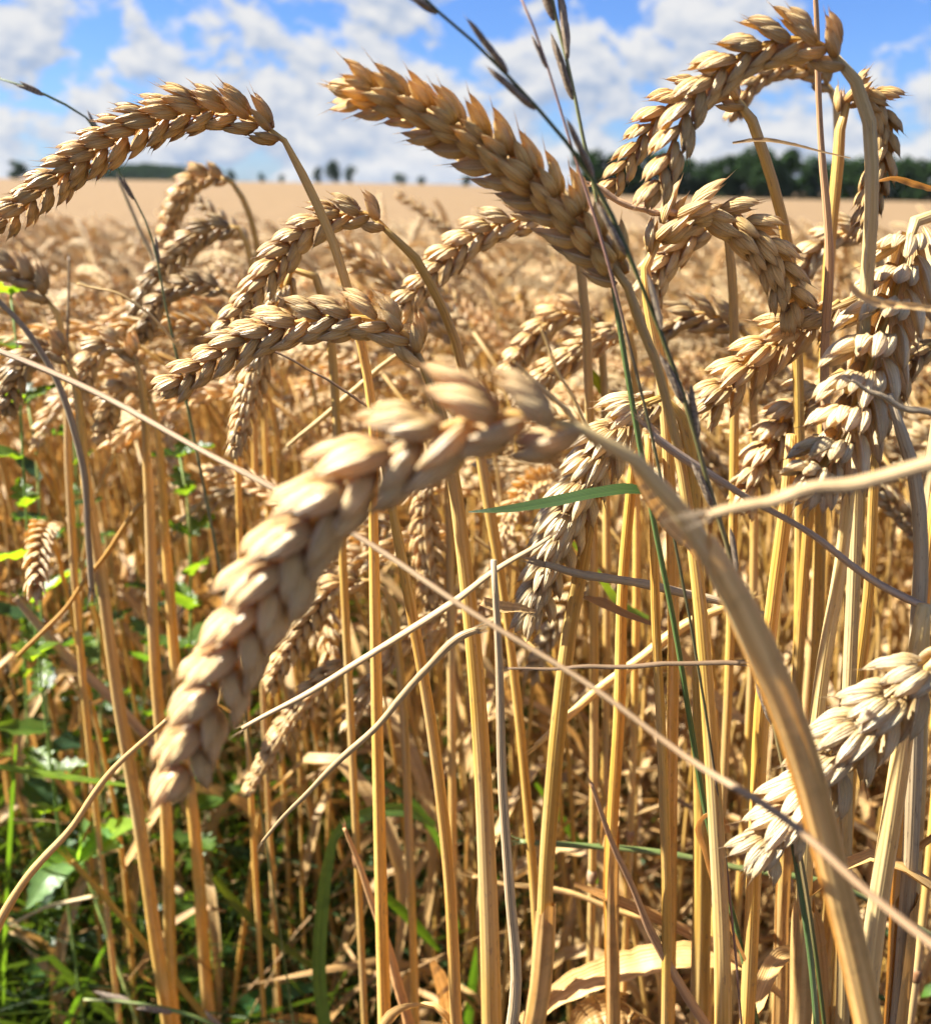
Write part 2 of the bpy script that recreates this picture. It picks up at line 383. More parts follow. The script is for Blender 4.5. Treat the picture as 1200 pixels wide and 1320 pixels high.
# ------------------------------------------------------------------ wheat spikelets
MM = 0.001
def husk(mb, M, Ln, Wd, Th, rings, segs, beak, bow, keel=0.38, back=0.3):
    vs_, uv, fs = [], [], []; m = segs + 1; sd = M[0][3] * 9e3 + M[2][0] * 31 + Ln * 7
    for i in range(rings):
        t = 0.985 * i / (rings - 1)
        pr = ((t + 0.06) ** 0.5) * ((1.0 - t) ** 0.80) / 0.43
        yc = bow * math.sin(math.pi * min(1, t * 0.95)) * 0.6
        for k in range(m):
            a = 2 * math.pi * k / segs
            c, s = math.cos(a), math.sin(a); wob = 1 + 0.16 * mnoise.noise(Vector((c * 1.6 + sd, s * 1.6, t * 4.2)))
            y = wob * Th * pr * (s if s > 0 else back * s)
            if s > 0: y *= 1 + keel * s ** 14
            x = Wd / 2 * pr * (abs(c) ** 0.9) * (1 if c > 0 else -1)
            vs_.append(M @ Vector((x * MM, (y + yc) * MM, t * Ln * MM))); uv.append((k / segs, t))
    tip = len(vs_); vs_.append(M @ Vector((0, (bow * 0.1 + beak * 0.12) * MM, (Ln + beak) * MM))); uv.append((0.25, 1.0))
    for i in range(rings - 1):
        for k in range(segs): fs.append((i * m + k, i * m + k + 1, (i + 1) * m + k + 1, (i + 1) * m + k))
    for k in range(segs): fs.append(((rings - 1) * m + k, (rings - 1) * m + k + 1, tip))
    mb.add(vs_, fs, uv)
def TR(x, y, z, fan, tilt, yaw):
    return Matrix.Translation((x * MM, y * MM, z * MM)) @ Matrix.Rotation(R(fan), 4, 'Y') @ Matrix.Rotation(R(tilt), 4, 'X') @ Matrix.Rotation(R(yaw), 4, 'Z')
def spikelet(mb, rr, M0, rings, segs, openness, awn, lite=False):
    o = openness; wf = 1.0 - 0.24 * o; j = lambda s: rr.gauss(0, s)
    for s in (-1, 1):
        husk(mb, M0 @ TR(s * (1.7 + .4 * o), 0.1, 0, s * (10 + 10 * o) + j(2.5), -3 + j(2), -s * 50 + j(6)), 9.6 + j(.5), (4.2 + j(.25)) * wf, 1.5, rings, segs, 1.3 + awn * abs(j(.8)), 0.4)
        husk(mb, M0 @ TR(s * (1.1 + .5 * o), 0.8, 1.6 + j(.3), s * (5 + 12 * o) + j(2.5), -4 - 4 * o + j(3), -s * 24 + j(6)), 11.4 + j(.6), (4.2 + j(.3)) * wf, 1.65, rings, segs, 1.6 + awn * abs(rr.gauss(1.2, 1.0)), 0.5)
    if not lite and o > 0.4:
        for s in (-1, 1):
            husk(mb, M0 @ TR(s * 0.9, 1.9, 3.0 + j(.4), s * (4 + 6 * o) + j(3), -9 - 4 * o + j(3), s * 20 + j(10)), 9.0 + j(.6), (3.5 + j(.25)) * wf, 1.45, rings, segs, 1.4 + awn * abs(rr.gauss(1, .8)), 0.4)
    if not lite or o > 0.5:
        husk(mb, M0 @ TR(j(.4), 1.5, 3.4 + j(.4), j(5), -8 - 3 * o + j(3), j(14)), 9.2 + j(.5), (3.7 + j(.25)) * wf, 1.6, rings, segs, 1.0 + awn * abs(rr.gauss(.8, .8)), 0.5)
def spk_mesh(seed, openness, awn, rings=10, segs=12):
    mb = MB(); spikelet(mb, random.Random(seed), Matrix(), rings, segs, openness, awn); return mb.mesh('spikelet', HUSK)
SPK = {'closed': [spk_mesh(s, 0.12, 0.7) for s in range(7)], 'open': [spk_mesh(20 + s, 0.92, 1.6) for s in range(7)], 'half': [spk_mesh(40 + s, 0.5, 1.1) for s in range(7)]}
def term_mesh(seed):
    mb = MB(); rr = random.Random(seed)
    for k in range(4):
        husk(mb, TR(0, 0, k * 1.2, (-1) ** k * (9 - 2 * k), -3, 90 * k), 9.5 - k, 4.0, 2.0, 10, 10, 2 + rr.random() * 2, 0.3)
    return mb.mesh('spikelet', HUSK)
TERM = [term_mesh(90 + s) for s in range(3)]

def ear_mats(P, rowdirs, n, sc, rr, spread=24):
    """placement matrices for n spikelets in two alternating rows + terminal one"""
    P = [Vector(p[:3]) for p in P]; m = len(P); out = []
    for i in range(n):
        s = (i + 0.35) / n * 0.985; u = s * (m - 1); k = min(int(u), m - 2); fr = u - k
        p = P[k].lerp(P[k + 1], fr); T = (P[min(k + max(2, m // 8), m - 1)] - P[max(k - 1, 0)]).normalized()
        rd = rowdirs[k].lerp(rowdirs[k + 1], fr); rd = (rd - T * rd.dot(T)).normalized()
        side = 1 if i % 2 else -1
        prof = min(1, 0.80 + 1.6 * s) * (1 - 0.30 * max(0, (s - 0.45) / 0.55) ** 1.3)
        a = R(0.78 * spread * (1 - 0.25 * s) + rr.gauss(0, 2.5))
        o = rd * side
        Z = T * math.cos(a) + o * math.sin(a); Yv = o * math.cos(a) - T * math.sin(a)
        X = Yv.cross(Z)
        b = rr.gauss(0, 0.09)
        X, Yv = X * math.cos(b) + Yv * math.sin(b), Yv * math.cos(b) - X * math.sin(b)
        q = p + o * (0.25 * MM * sc); g = sc * prof * rr.uniform(0.94, 1.06)
        out.append((Matrix(((X.x * g, Yv.x * g, Z.x * g, q.x), (X.y * g, Yv.y * g, Z.y * g, q.y), (X.z * g, Yv.z * g, Z.z * g, q.z), (0, 0, 0, 1))), False))
    T = (P[-1] - P[-3]).normalized(); rd = rowdirs[-1]; rd = (rd - T * rd.dot(T)).normalized(); X = rd; Yv = T.cross(X); g = sc * 0.78
    q = P[-1] - T * 0.003 * sc
    out.append((Matrix(((X.x * g, Yv.x * g, T.x * g, q.x), (X.y * g, Yv.y * g, T.y * g, q.y), (X.z * g, Yv.z * g, T.z * g, q.z), (0, 0, 0, 1))), True))
    return out

# ------------------------------------------------------------------ hero wheat plants
def to_ground(pts):
    """continue a stalk from its last point down to the soil"""
    a, b = Vector(pts[-2][:3]), Vector(pts[-1][:3]); d = (b - a).normalized()
    h = b.z; dx = max(-1.0, min(1.0, d.x / max(0.3, -d.z))); dy = max(-0.4, min(0.4, d.y / max(0.3, -d.z)))
    e = Vector((b.x + dx * h * 0.4, b.y + dy * h * 0.4 + 0.02, -0.01))
    mid = b.lerp(e, 0.45) + Vector((dx * h * 0.09, dy * h * 0.09, 0))
    return mid, e
def stalk_geo(ctrl, rads, nn=90, sides=10):
    """ctrl: list of 3D points top->ground, rads: radius at each"""
    S = spline([(*c[:3], r) for c, r in zip(ctrl, rads)], nn)
    return S
def sheath(root, loc, rads, k0, k1, rr, tint, leaf=True):
    """torn leaf sheath wrapped round the stalk from sample k0 (lower) up to k1, with a dry blade hanging off its top"""
    P, T, A, B = frames(loc); m = 9; vs_, uv, fs = [], [], []; a0 = rr.uniform(0, 6.28); ks = list(range(k1, k0 + 1)); sl = 0
    for i, k in enumerate(ks):
        f = 1 - i / (len(ks) - 1); gap = 0.25 + 1.5 * f ** 2; sl += (P[k] - P[k - 1]).length if i else 0
        for q in range(m):
            a = a0 + gap / 2 + (6.28 - gap) * q / (m - 1); r = rads[k] * (1.10 + 0.22 * f + 0.10 * rr.random())
            up = (P[max(k - 1, 0)] - P[k]) * (0.8 * mnoise.noise(Vector((q * .9, root.location.x * 50, 1)))) if i == 0 else Vector()
            vs_.append(P[k] + up + A[k] * (r * math.cos(a)) + B[k] * (r * math.sin(a))); uv.append((q / (m - 1), sl))
    for i in range(len(ks) - 1):
        for q in range(m - 1): fs.append((i * m + q, i * m + q + 1, (i + 1) * m + q + 1, (i + 1) * m + q))
    mb = MB(); mb.add(vs_, fs, uv); o = obj('leaf_sheath', mb.mesh('leaf_sheath', DRYLEAF), root); o.color = (*tint, 1)
    if leaf:
        b = P[k1]; a = rr.uniform(0, 6.28); d = Vector((math.cos(a), 0.5 * math.sin(a), 0)).normalized(); ln = rr.uniform(.04, .11); r = rads[k1]
        pp = spline([b, b + d * ln * .2 + Vector((0, 0, ln * .25)), b + d * ln * .5 + Vector((0, 0, ln * .1)), b + d * ln * .7 + Vector((0, 0, -ln * .3)), b + d * ln * .62 + Vector((0, 0, -ln * .8))], 16)
        mb = MB(); ribbon(mb, pp, [r * (1.1 * math.sin(math.pi * min(1, .3 + .7 * i / 15)) + .08) for i in range(16)], (0, 0, 1), .35, rr.uniform(-4, 4), 0, 3, .3)
        o = obj('leaf', mb.mesh('leaf', DRYLEAF), root); o.color = (*tint, 1)
def wheat(label, ear, stalk, Y, w, phi=0, kind='closed', tint=(1, 1, 1), group=None, sw=12, spread=24, mat=None, Ys=None, dense=1.0, leafn=0, seed=0, stint=None):
    """one wheat plant traced as distances: ear (base->tip) and stalk (ear->down) in photo px at horizontal distance Y (a number or (base,tip))"""
    rr = random.Random(hash(label) % 100000 if False else seed * 13 + len(label))
    Y0, Y1 = (Y, Y) if isinstance(Y, (int, float)) else Y
    E = []; dep = 0
    for k, (x, y) in enumerate(ear):
        p, d = Q(x, y, Y0 + (Y1 - Y0) * k / (len(ear) - 1)); E.append(p); dep += d / len(ear)
    Pe = spline(E, 30)
    length = float(np.sum(np.linalg.norm(np.diff(Pe, axis=0), axis=1)))
    cut = max(0.75, 1 - 0.0030 * (w * dep / F / 0.016) / length)          # spikelets reach past the end of the axis
    Pe = spline(Pe[:max(6, int(round(30 * cut)))], 30); length *= cut
    S3, rads = [], []
    Yend = Ys if Ys else Y0
    for k, q in enumerate(stalk):
        yy = q[3] if len(q) > 3 else Y0 + (Yend - Y0) * (k / max(1, len(stalk) - 1))
        p, d = Q(q[0], q[1], yy); S3.append(p); rads.append((q[2] if len(q) > 2 and q[2] else sw) * d / F / 2)
    S3 = [Vector(Pe[3]), E[0]] + S3; rads = [rads[0] * 0.5, rads[0] * 0.85] + rads
    mid, end = to_ground(S3); S3 += [mid, end]; rads += [max(rads[-1], 0.0018), max(rads[-1], 0.002)]
    root = empty('wheat_plant', end); tag(root, label, 'wheat plant', group)
    off = end
    smat = mat or STRAW
    S = stalk_geo(S3, rads); loc = [Vector(s[:3]) - off for s in S]
    mb = MB(); tube(mb, loc, [float(s[3]) for s in S], 12)
    st = obj('stalk', mb.mesh('stalk', smat), root)
    if stint or tint: c = stint or (1, 1, 1); st.color = (*c, 1)
    # nodes on the lower stalk
    zl = S3[-3].z; ks = [i for i in range(len(S)) if S[i][2] < zl - 0.06]
    for k in ([ks[len(ks) // 5], ks[len(ks) * 3 // 5]] if len(ks) > 6 else []):
        k = min(k, len(S) - 2); a, b = loc[k], loc[k + 1]; dd = (b - a).normalized(); r0 = float(S[k][3])
        mb = MB(); tube(mb, [a - dd * 0.004, a - dd * 0.002, a, a + dd * 0.002, a + dd * 0.004], [r0 * 1.02, r0 * 1.25, r0 * 1.32, r0 * 1.25, r0 * 1.02], 10)
        obj('node', mb.mesh('node', NODE_M), root)
    # ear: rachis + spikelets
    sc = w * dep / F / (0.0148 if kind == 'closed' else (0.0175 if kind == 'open' else 0.0162))
    mb = MB(); tube(mb, [Vector(p) - off for p in Pe[:28]], 0.0008 * sc, 7)
    er = obj('ear', mb.mesh('ear', STRAW), root)
    rows = []
    for k in range(len(Pe)):
        p = Vector(Pe[k]); T = (Vector(Pe[min(k + 1, 29)]) - Vector(Pe[max(k - 1, 0)])).normalized()
        V = (CAM - p).normalized(); V = (V - T * V.dot(T)).normalized(); Sd = T.cross(V)
        ph = R(phi); rows.append(Sd * math.cos(ph) + V * math.sin(ph))
    n = max(9, int(round(length / ((0.0039 if kind == 'closed' else 0.0040) * sc) * dense)))
    for M, term in ear_mats([Vector(p) - off for p in Pe], rows, n, sc, rr, spread):
        o = obj('spikelet', rr.choice(TERM if term else SPK[kind]), er); o.matrix_local = M
        b = rr.uniform(0.9, 1.08); o.color = (tint[0] * b, tint[1] * b, tint[2] * b, 1)
    if seed == 1:
        kk = [i for i in range(len(S)) if S[i][2] < Q(905, 700, 0.146)[0].z]; sheath(root, loc, [float(q[3]) for q in S], kk[0] + 16, kk[0], rr, (1.35, 1.25, 1.0), False)
    return root, off, S

GOLD = (1.05, 0.92, 0.68); WARM = (1.05, 0.98, 0.84); PALE = (1.16, 1.15, 1.12); SKY_SHADE = (1.08, 1.12, 1.2); GREY = (0.92, 0.90, 0.90); DARK = (0.72, 0.66, 0.58)  # the bluish tint paints in the shade on ears turned from the sun
wheat('large blurred wheat ear arching across the middle, nearest the lens, on a thick pale stalk',
      [(757, 556), (700, 540), (630, 536), (560, 556), (490, 594), (420, 655), (358, 740), (302, 835), (258, 930), (226, 1030)],
      [(800, 578, 19), (855, 632, 22), (915, 715, 29), (965, 810, 35), (1010, 910, 34), (1044, 1010, 33), (1070, 1110, 32), (1098, 1220, 31), (1122, 1330, 30)], 0.145, 125, 12, 'closed', (1.22, 1.16, 1.1), spread=25, mat=STRAW_PALE, dense=0.95, Ys=0.15, seed=1)
wheat('wheat ear arching against the sky at the upper left, tip cut by the edge',
      [(366, 180), (332, 156), (292, 141), (242, 142), (190, 158), (133, 188), (82, 222), (38, 258), (-12, 300)],
      [(372, 190, 9), (396, 237), (425, 300), (448, 372), (466, 445), (480, 530), (481, 640), (483, 760, 14), (486, 920, 15), (490, 1100, 16), (496, 1330, 17)], 0.30, 62, 20, 'half', GOLD, sw=12, seed=2, spread=26)
wheat('tall upright wheat ear leaning left across the sky in the top centre, stubby end downwards',
      [(806, 362), (770, 318), (722, 268), (672, 226), (622, 190), (566, 156), (505, 128), (432, 113)],
      [(816, 395, 13), (840, 450, 12), (860, 520, 12), (876, 590, 13), (890, 680, 15), (900, 760, 17), (912, 900, 19), (922, 1050, 20), (930, 1200, 21), (932, 1330, 22)], 0.245, 98, 66, 'open', (1.2, 1.14, .9), sw=16, spread=40, seed=3, dense=1.2, Ys=0.23)
wheat('wheat ear in a high arch at the top right, hooked over its pale stalk',
      [(1092, 88), (1068, 62), (1024, 50), (974, 62), (930, 90), (902, 116), (880, 155), (860, 205), (838, 262)],
      [(1106, 110, 16), (1119, 150, 17), (1124, 222, 17), (1122, 295, 17), (1116, 380), (1108, 500), (1102, 700), (1092, 950), (1085, 1330)], 0.26, 66, 8, 'closed', WARM, sw=17, spread=24, seed=4, mat=STRAW_PALE)
wheat('wheat ear tucked behind the high arch, falling to the left against the sky',
      [(963, 138), (938, 118), (908, 112), (872, 128), (840, 160), (815, 196), (797, 226), (783, 250)],
      [(966, 146, 13), (980, 185), (996, 235), (1010, 290), (1020, 340), (1026, 420), (1030, 560)], 0.34, 48, 10, 'closed', GOLD, sw=14, seed=5)
wheat('blurred wheat ear hanging under the top of the high arch, between two stalks',
      [(1075, 118), (1052, 92), (1015, 84), (984, 96), (958, 122), (944, 152)],
      [(1078, 135, 9), (1080, 180), (1078, 240), (1072, 320), (1066, 420), (1060, 600)], 0.46, 40, 20, 'half', WARM, sw=11, seed=6)
wheat('wheat ear doubled over at the far top right, hanging beside a pale stalk',
      [(1084, 150), (1096, 124), (1116, 118), (1133, 140), (1138, 180), (1132, 220), (1122, 262), (1110, 305)],
      [(1083, 162, 13), (1080, 210, 15), (1074, 270), (1068, 340), (1064, 430), (1060, 600), (1050, 900)], 0.36, 50, 35, 'half', GOLD, sw=14, seed=7)
wheat('wheat ear bent in an arch left of centre, behind the golden stalk',
      [(500, 296), (478, 277), (442, 275), (404, 290), (366, 326), (336, 366), (308, 400), (286, 432)],
      [(506, 304, 9), (532, 328), (560, 376), (584, 430), (600, 490), (614, 560), (630, 650, 15), (648, 760, 11), (664, 880, 12), (680, 1040, 12), (692, 1200, 12), (698, 1340, 12)], 0.33, 50, 12, 'closed', WARM, sw=12, seed=8)
wheat('big braided wheat ear lying nearly level left of centre, tip pointing down left',
      [(546, 474), (528, 436), (492, 415), (442, 408), (390, 414), (340, 428), (292, 452), (250, 478), (213, 508)],
      [(556, 492, 13), (570, 540, 15), (585, 620, 17), (598, 720, 19), (610, 830, 21), (620, 960, 22), (628, 1120, 24), (634, 1330, 26)], 0.275, 66, 5, 'closed', WARM, sw=16, seed=9, spread=24)
wheat('small wheat ear hanging straight down under the big braided ear',
      [(372, 352), (362, 385), (346, 430), (330, 476), (316, 530), (303, 588)],
      [(380, 345, 9), (402, 352), (420, 400), (430, 480), (436, 600)], 0.38, 48, 60, 'open', PALE, sw=11, seed=10)
wheat('thick wheat ear hanging at the right edge, grey on its shaded side',
      [(1178, 288), (1164, 335), (1150, 385), (1130, 440), (1112, 496), (1088, 556), (1058, 604), (1036, 632)],
      [(1192, 268, 18), (1222, 275), (1240, 340), (1228, 450), (1205, 580), (1192, 700, 22), (1186, 800, 24), (1180, 1000, 26)], (0.285, 0.225), 124, 62, 'open', SKY_SHADE, sw=20, seed=11, spread=32, mat=STRAW_PALE)
wheat('wheat ear reaching down left on the right side, dark at its upper end',
      [(1082, 388), (1052, 408), (1014, 428), (976, 460), (940, 494), (900, 530)],
      [(1092, 384, 14), (1110, 395), (1118, 440), (1112, 560), (1100, 760), (1085, 1000)], 0.31, 82, 55, 'open', WARM, sw=16, seed=12, spread=32)
wheat('pale wheat ear drooping left just below the dark-ended one on the right',
      [(1072, 488), (1042, 508), (1014, 540), (988, 582), (968, 630), (950, 660)],
      [(1084, 480, 12), (1100, 490), (1106, 560), (1100, 700), (1090, 900)], 0.35, 66, 40, 'open', PALE, sw=15, seed=13, spread=30)
wheat('wheat ear nodding to the right between the two high arches, below the tree line',
      [(838, 332), (856, 296), (886, 274), (926, 276), (966, 298), (996, 332), (1016, 378), (1028, 412)],
      [(832, 345, 13), (838, 400), (852, 480), (862, 600), (868, 800), (866, 1000), (862, 1330)], 0.30, 72, 28, 'half', WARM, sw=15, seed=14)
wheat('short pale wheat ear facing left under the ear that nods right',
      [(922, 290), (894, 300), (868, 322), (848, 350), (834, 384)],
      [(934, 300, 10), (942, 340), (946, 420), (946, 600)], 0.35, 56, 20, 'half', PALE, sw=12, seed=15)
wheat('wheat ear hanging in the centre behind the blurred arch, bluish towards its tip',
      [(852, 512), (824, 522), (790, 560), (762, 604), (742, 650), (718, 702), (700, 752), (682, 806)],
      [(862, 512, 12), (880, 540), (892, 600), (898, 700), (902, 850, 20), (905, 1100, 24)], 0.285, 86, 62, 'open', SKY_SHADE, sw=15, seed=16, spread=32)
wheat('bluish grey wheat ear at the lower right edge crossing behind the thick pale stalk',
      [(1222, 838), (1184, 872), (1142, 908), (1100, 952), (1058, 1004), (1022, 1050), (990, 1090), (966, 1128)],
      [(1240, 822, 18), (1268, 840), (1280, 920), (1275, 1100), (1270, 1330)], 0.20, 112, 62, 'open', (1.02, 1.08, 1.2), sw=24, seed=17, spread=34, mat=STRAW_PALE)  # cool tint paints bluish shade onto this ear
wheat('small wheat ear low left of centre with a dry curled neck',
      [(474, 748), (442, 750), (414, 774), (388, 812), (364, 852), (346, 890)],
      [(486, 752, 6), (502, 772), (512, 830), (520, 920), (528, 1100)], 0.40, 42, 15, 'half', WARM, sw=11, seed=18)
wheat('slim wheat ear beneath the curled-neck one, almost touching a crossing straw',
      [(456, 852), (426, 870), (398, 902), (370, 940), (345, 980), (322, 1022)],
      [(466, 850, 6), (478, 870), (484, 950), (488, 1100)], 0.40, 44, 50, 'open', WARM, sw=10, seed=19)
wheat('wheat ear hanging upright behind the centre straws, right of the blurred arch tip',
      [(556, 606), (548, 650), (550, 700), (556, 750), (562, 800)],
      [(560, 594, 9), (572, 590), (578, 640), (580, 760), (582, 900)], 0.42, 46, 50, 'open', WARM, sw=11, seed=20)
wheat('wheat ear running down left behind the foot of the tall upright ear',
      [(700, 282), (656, 284), (608, 306), (566, 344), (536, 376), (516, 402)],
      [(712, 286, 9), (738, 310), (752, 380), (758, 480), (762, 600)], 0.37, 52, 15, 'half', PALE, sw=12, seed=21)
wheat('blurred golden wheat ear arching above the horizon at the left',
      [(296, 232), (270, 224), (244, 238), (226, 268), (214, 304), (204, 346)],
      [(302, 238, 7), (316, 262), (330, 308), (336, 380), (340, 500)], 0.62, 34, 30, 'half', GOLD, sw=8, seed=22)
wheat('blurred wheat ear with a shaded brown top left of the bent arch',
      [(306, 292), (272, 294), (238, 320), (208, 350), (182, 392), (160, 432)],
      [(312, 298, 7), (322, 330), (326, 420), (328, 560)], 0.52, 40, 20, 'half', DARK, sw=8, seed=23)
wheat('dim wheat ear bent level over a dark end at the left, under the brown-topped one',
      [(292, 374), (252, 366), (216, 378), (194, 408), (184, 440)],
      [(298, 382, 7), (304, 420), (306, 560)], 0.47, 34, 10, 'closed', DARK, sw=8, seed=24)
wheat('wheat ear in the middle distance right of the bent arch, left of a white one',
      [(762, 402), (726, 404), (694, 428), (668, 460), (650, 494)],
      [(768, 412, 8), (776, 460), (780, 560), (782, 700)], 0.45, 46, 20, 'half', WARM, sw=10, seed=25)
wheat('whitish wheat ear in the middle distance above the blurred arch',
      [(806, 420), (766, 440), (728, 464), (690, 496), (664, 520)],
      [(812, 430, 8), (818, 480), (820, 600)], 0.42, 46, 50, 'open', PALE, sw=10, seed=26)
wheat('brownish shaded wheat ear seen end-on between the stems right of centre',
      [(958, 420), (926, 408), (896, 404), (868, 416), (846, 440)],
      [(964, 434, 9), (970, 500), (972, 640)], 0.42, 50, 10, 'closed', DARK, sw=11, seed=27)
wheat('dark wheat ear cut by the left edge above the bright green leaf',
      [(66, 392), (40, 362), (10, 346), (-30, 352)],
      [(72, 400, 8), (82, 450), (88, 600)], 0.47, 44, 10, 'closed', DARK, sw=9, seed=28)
wheat('wheat ear at the right in front of the field edge, half hidden by stalks',
      [(1118, 302), (1084, 300), (1054, 318), (1030, 350), (1012, 386)],
      [(1126, 310, 9), (1130, 400), (1128, 560)], 0.44, 50, 20, 'half', PALE, sw=11, seed=29)
wheat('wheat ear lowest in the right-hand crowd, half behind the thick hanging ear',
      [(1210, 440), (1184, 450), (1160, 480), (1140, 520), (1124, 560)],
      [(1216, 448, 9), (1222, 520), (1222, 700)], 0.33, 60, 40, 'open', WARM, sw=12, seed=30)

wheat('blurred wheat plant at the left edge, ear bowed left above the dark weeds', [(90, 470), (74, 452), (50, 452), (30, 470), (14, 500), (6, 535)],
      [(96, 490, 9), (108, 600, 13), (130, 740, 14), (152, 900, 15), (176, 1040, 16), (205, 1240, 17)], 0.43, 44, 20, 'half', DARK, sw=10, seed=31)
wheat('blurred wheat plant in the left crowd, ear hanging over a pale straw whisk', [(178, 470), (164, 448), (140, 444), (120, 462), (106, 492), (100, 524)],
      [(182, 490, 9), (190, 600, 12), (200, 860, 14), (212, 1010, 15), (222, 1290, 16)], 0.45, 40, 30, 'half', PALE, sw=10, seed=32)
wheat('blurred wheat plant behind the left weeds, ear bowed low to the left', [(196, 520), (186, 500), (168, 496), (148, 510), (136, 540), (130, 570)],
      [(200, 540, 8), (214, 700, 12), (230, 900, 14), (250, 1060, 15), (266, 1270, 16)], 0.5, 38, 30, 'half', WARM, sw=9, seed=33)

# ------------------------------------------------------------------ bare stalks, straws
def stem(name, cat, label, pts, Y, mat, sw, group=None, ground=True, tint=(1, 1, 1), nodes=(), cut=True, n=80):
    S3, rad = [], []
    wr = random.Random(len(label) * 7)
    for k, q in enumerate(pts):
        if 0 < k < len(pts) - 1: q = (q[0] + wr.uniform(-3.5, 3.5), q[1] + wr.uniform(-3, 3)) + tuple(q[2:])
        if isinstance(Y, tuple): yy = Y[0] + (Y[1] - Y[0]) * k / (len(pts) - 1)
        else: yy = Y
        p, d = Q(q[0], q[1], yy); S3.append(p); rad.append((q[2] if len(q) > 2 else sw) * d / F / 2)
    if ground:
        mid, end = to_ground(S3); S3 += [mid, end]; rad += [rad[-1], rad[-1]]
    org = S3[-1]
    S = spline([(*a, r) for a, r in zip(S3, rad)], n); loc = [Vector(s[:3]) - org for s in S]
    for k in range(n):
        r = S[k][3]; ph = len(label) * 1.7
        S[k][3] = r * (1 + 0.16 * mnoise.noise(Vector((k * 6 / n, ph, 0))) + 0.07 * mnoise.noise(Vector((k * 24 / n, ph, 5))))
        if len(nodes) == 0: loc[k] = loc[k] + Vector((mnoise.noise(Vector((k * 4.5 / n, ph, 2))), 0, mnoise.noise(Vector((k * 4.5 / n, ph, 3))))) * min(r * 1.3, 0.0011)
    if len(nodes) == 0:
        mb = MB(); tube(mb, loc, [float(s[3]) for s in S], 10, oval=0.72)
        for e, (k0, k1) in ((0, (0, 2)), (1, (n - 1, n - 3))):
            if e and ground: continue
            dd = (loc[k0] - loc[k1]).normalized(); r0 = float(S[k0][3])
            for q in range(5):
                off = Vector((wr.uniform(-1, 1), wr.uniform(-1, 1), wr.uniform(-1, 1))) * r0 * .7; b = loc[k0] + off - dd * r0
                ribbon(mb, [b, b + dd * r0 * wr.uniform(1.5, 3) + off * .3, b + dd * r0 * wr.uniform(3, 8) + off * wr.uniform(0, 2.5)], [r0 * .3, r0 * .25, r0 * .03], (0, -1, .3), .1, 0, 0, 2)
        o = obj(name, mb.mesh(name, mat), None, org)
        o.color = (*tint, 1); return tag(o, label, cat, group)
    root = empty(name, org); tag(root, label, cat, group)
    mb = MB(); tube(mb, loc, [float(s[3]) for s in S], 10, oval=0.88); o = obj('stalk', mb.mesh('stalk', mat), root); o.color = (*[1 - (1 - c) * .55 for c in tint], 1)
    rr = random.Random(len(label)); k1 = int(rr.uniform(.18, .40) * n); k0 = min(n - 2, k1 + int(rr.uniform(.08, .2) * n))
    sheath(root, loc, [float(s[3]) for s in S], k0, k1, rr, (1, .9, .72), rr.random() < .6)
    for fr in [k0 / (n - 1)] + list(nodes):
        k = int(fr * (n - 1)); a, b = loc[k], loc[k + 1]; dd = (b - a).normalized(); r0 = float(S[k][3])
        mb = MB(); tube(mb, [a - dd * .0045, a - dd * .002, a, a + dd * .002, a + dd * .0045], [r0 * 1.0, r0 * 1.2, r0 * 1.3, r0 * 1.2, r0 * 1.0], 10); obj('node', mb.mesh('node', NODE_M), root)
    return root
SG = 'bare wheat stalks standing in the foreground'
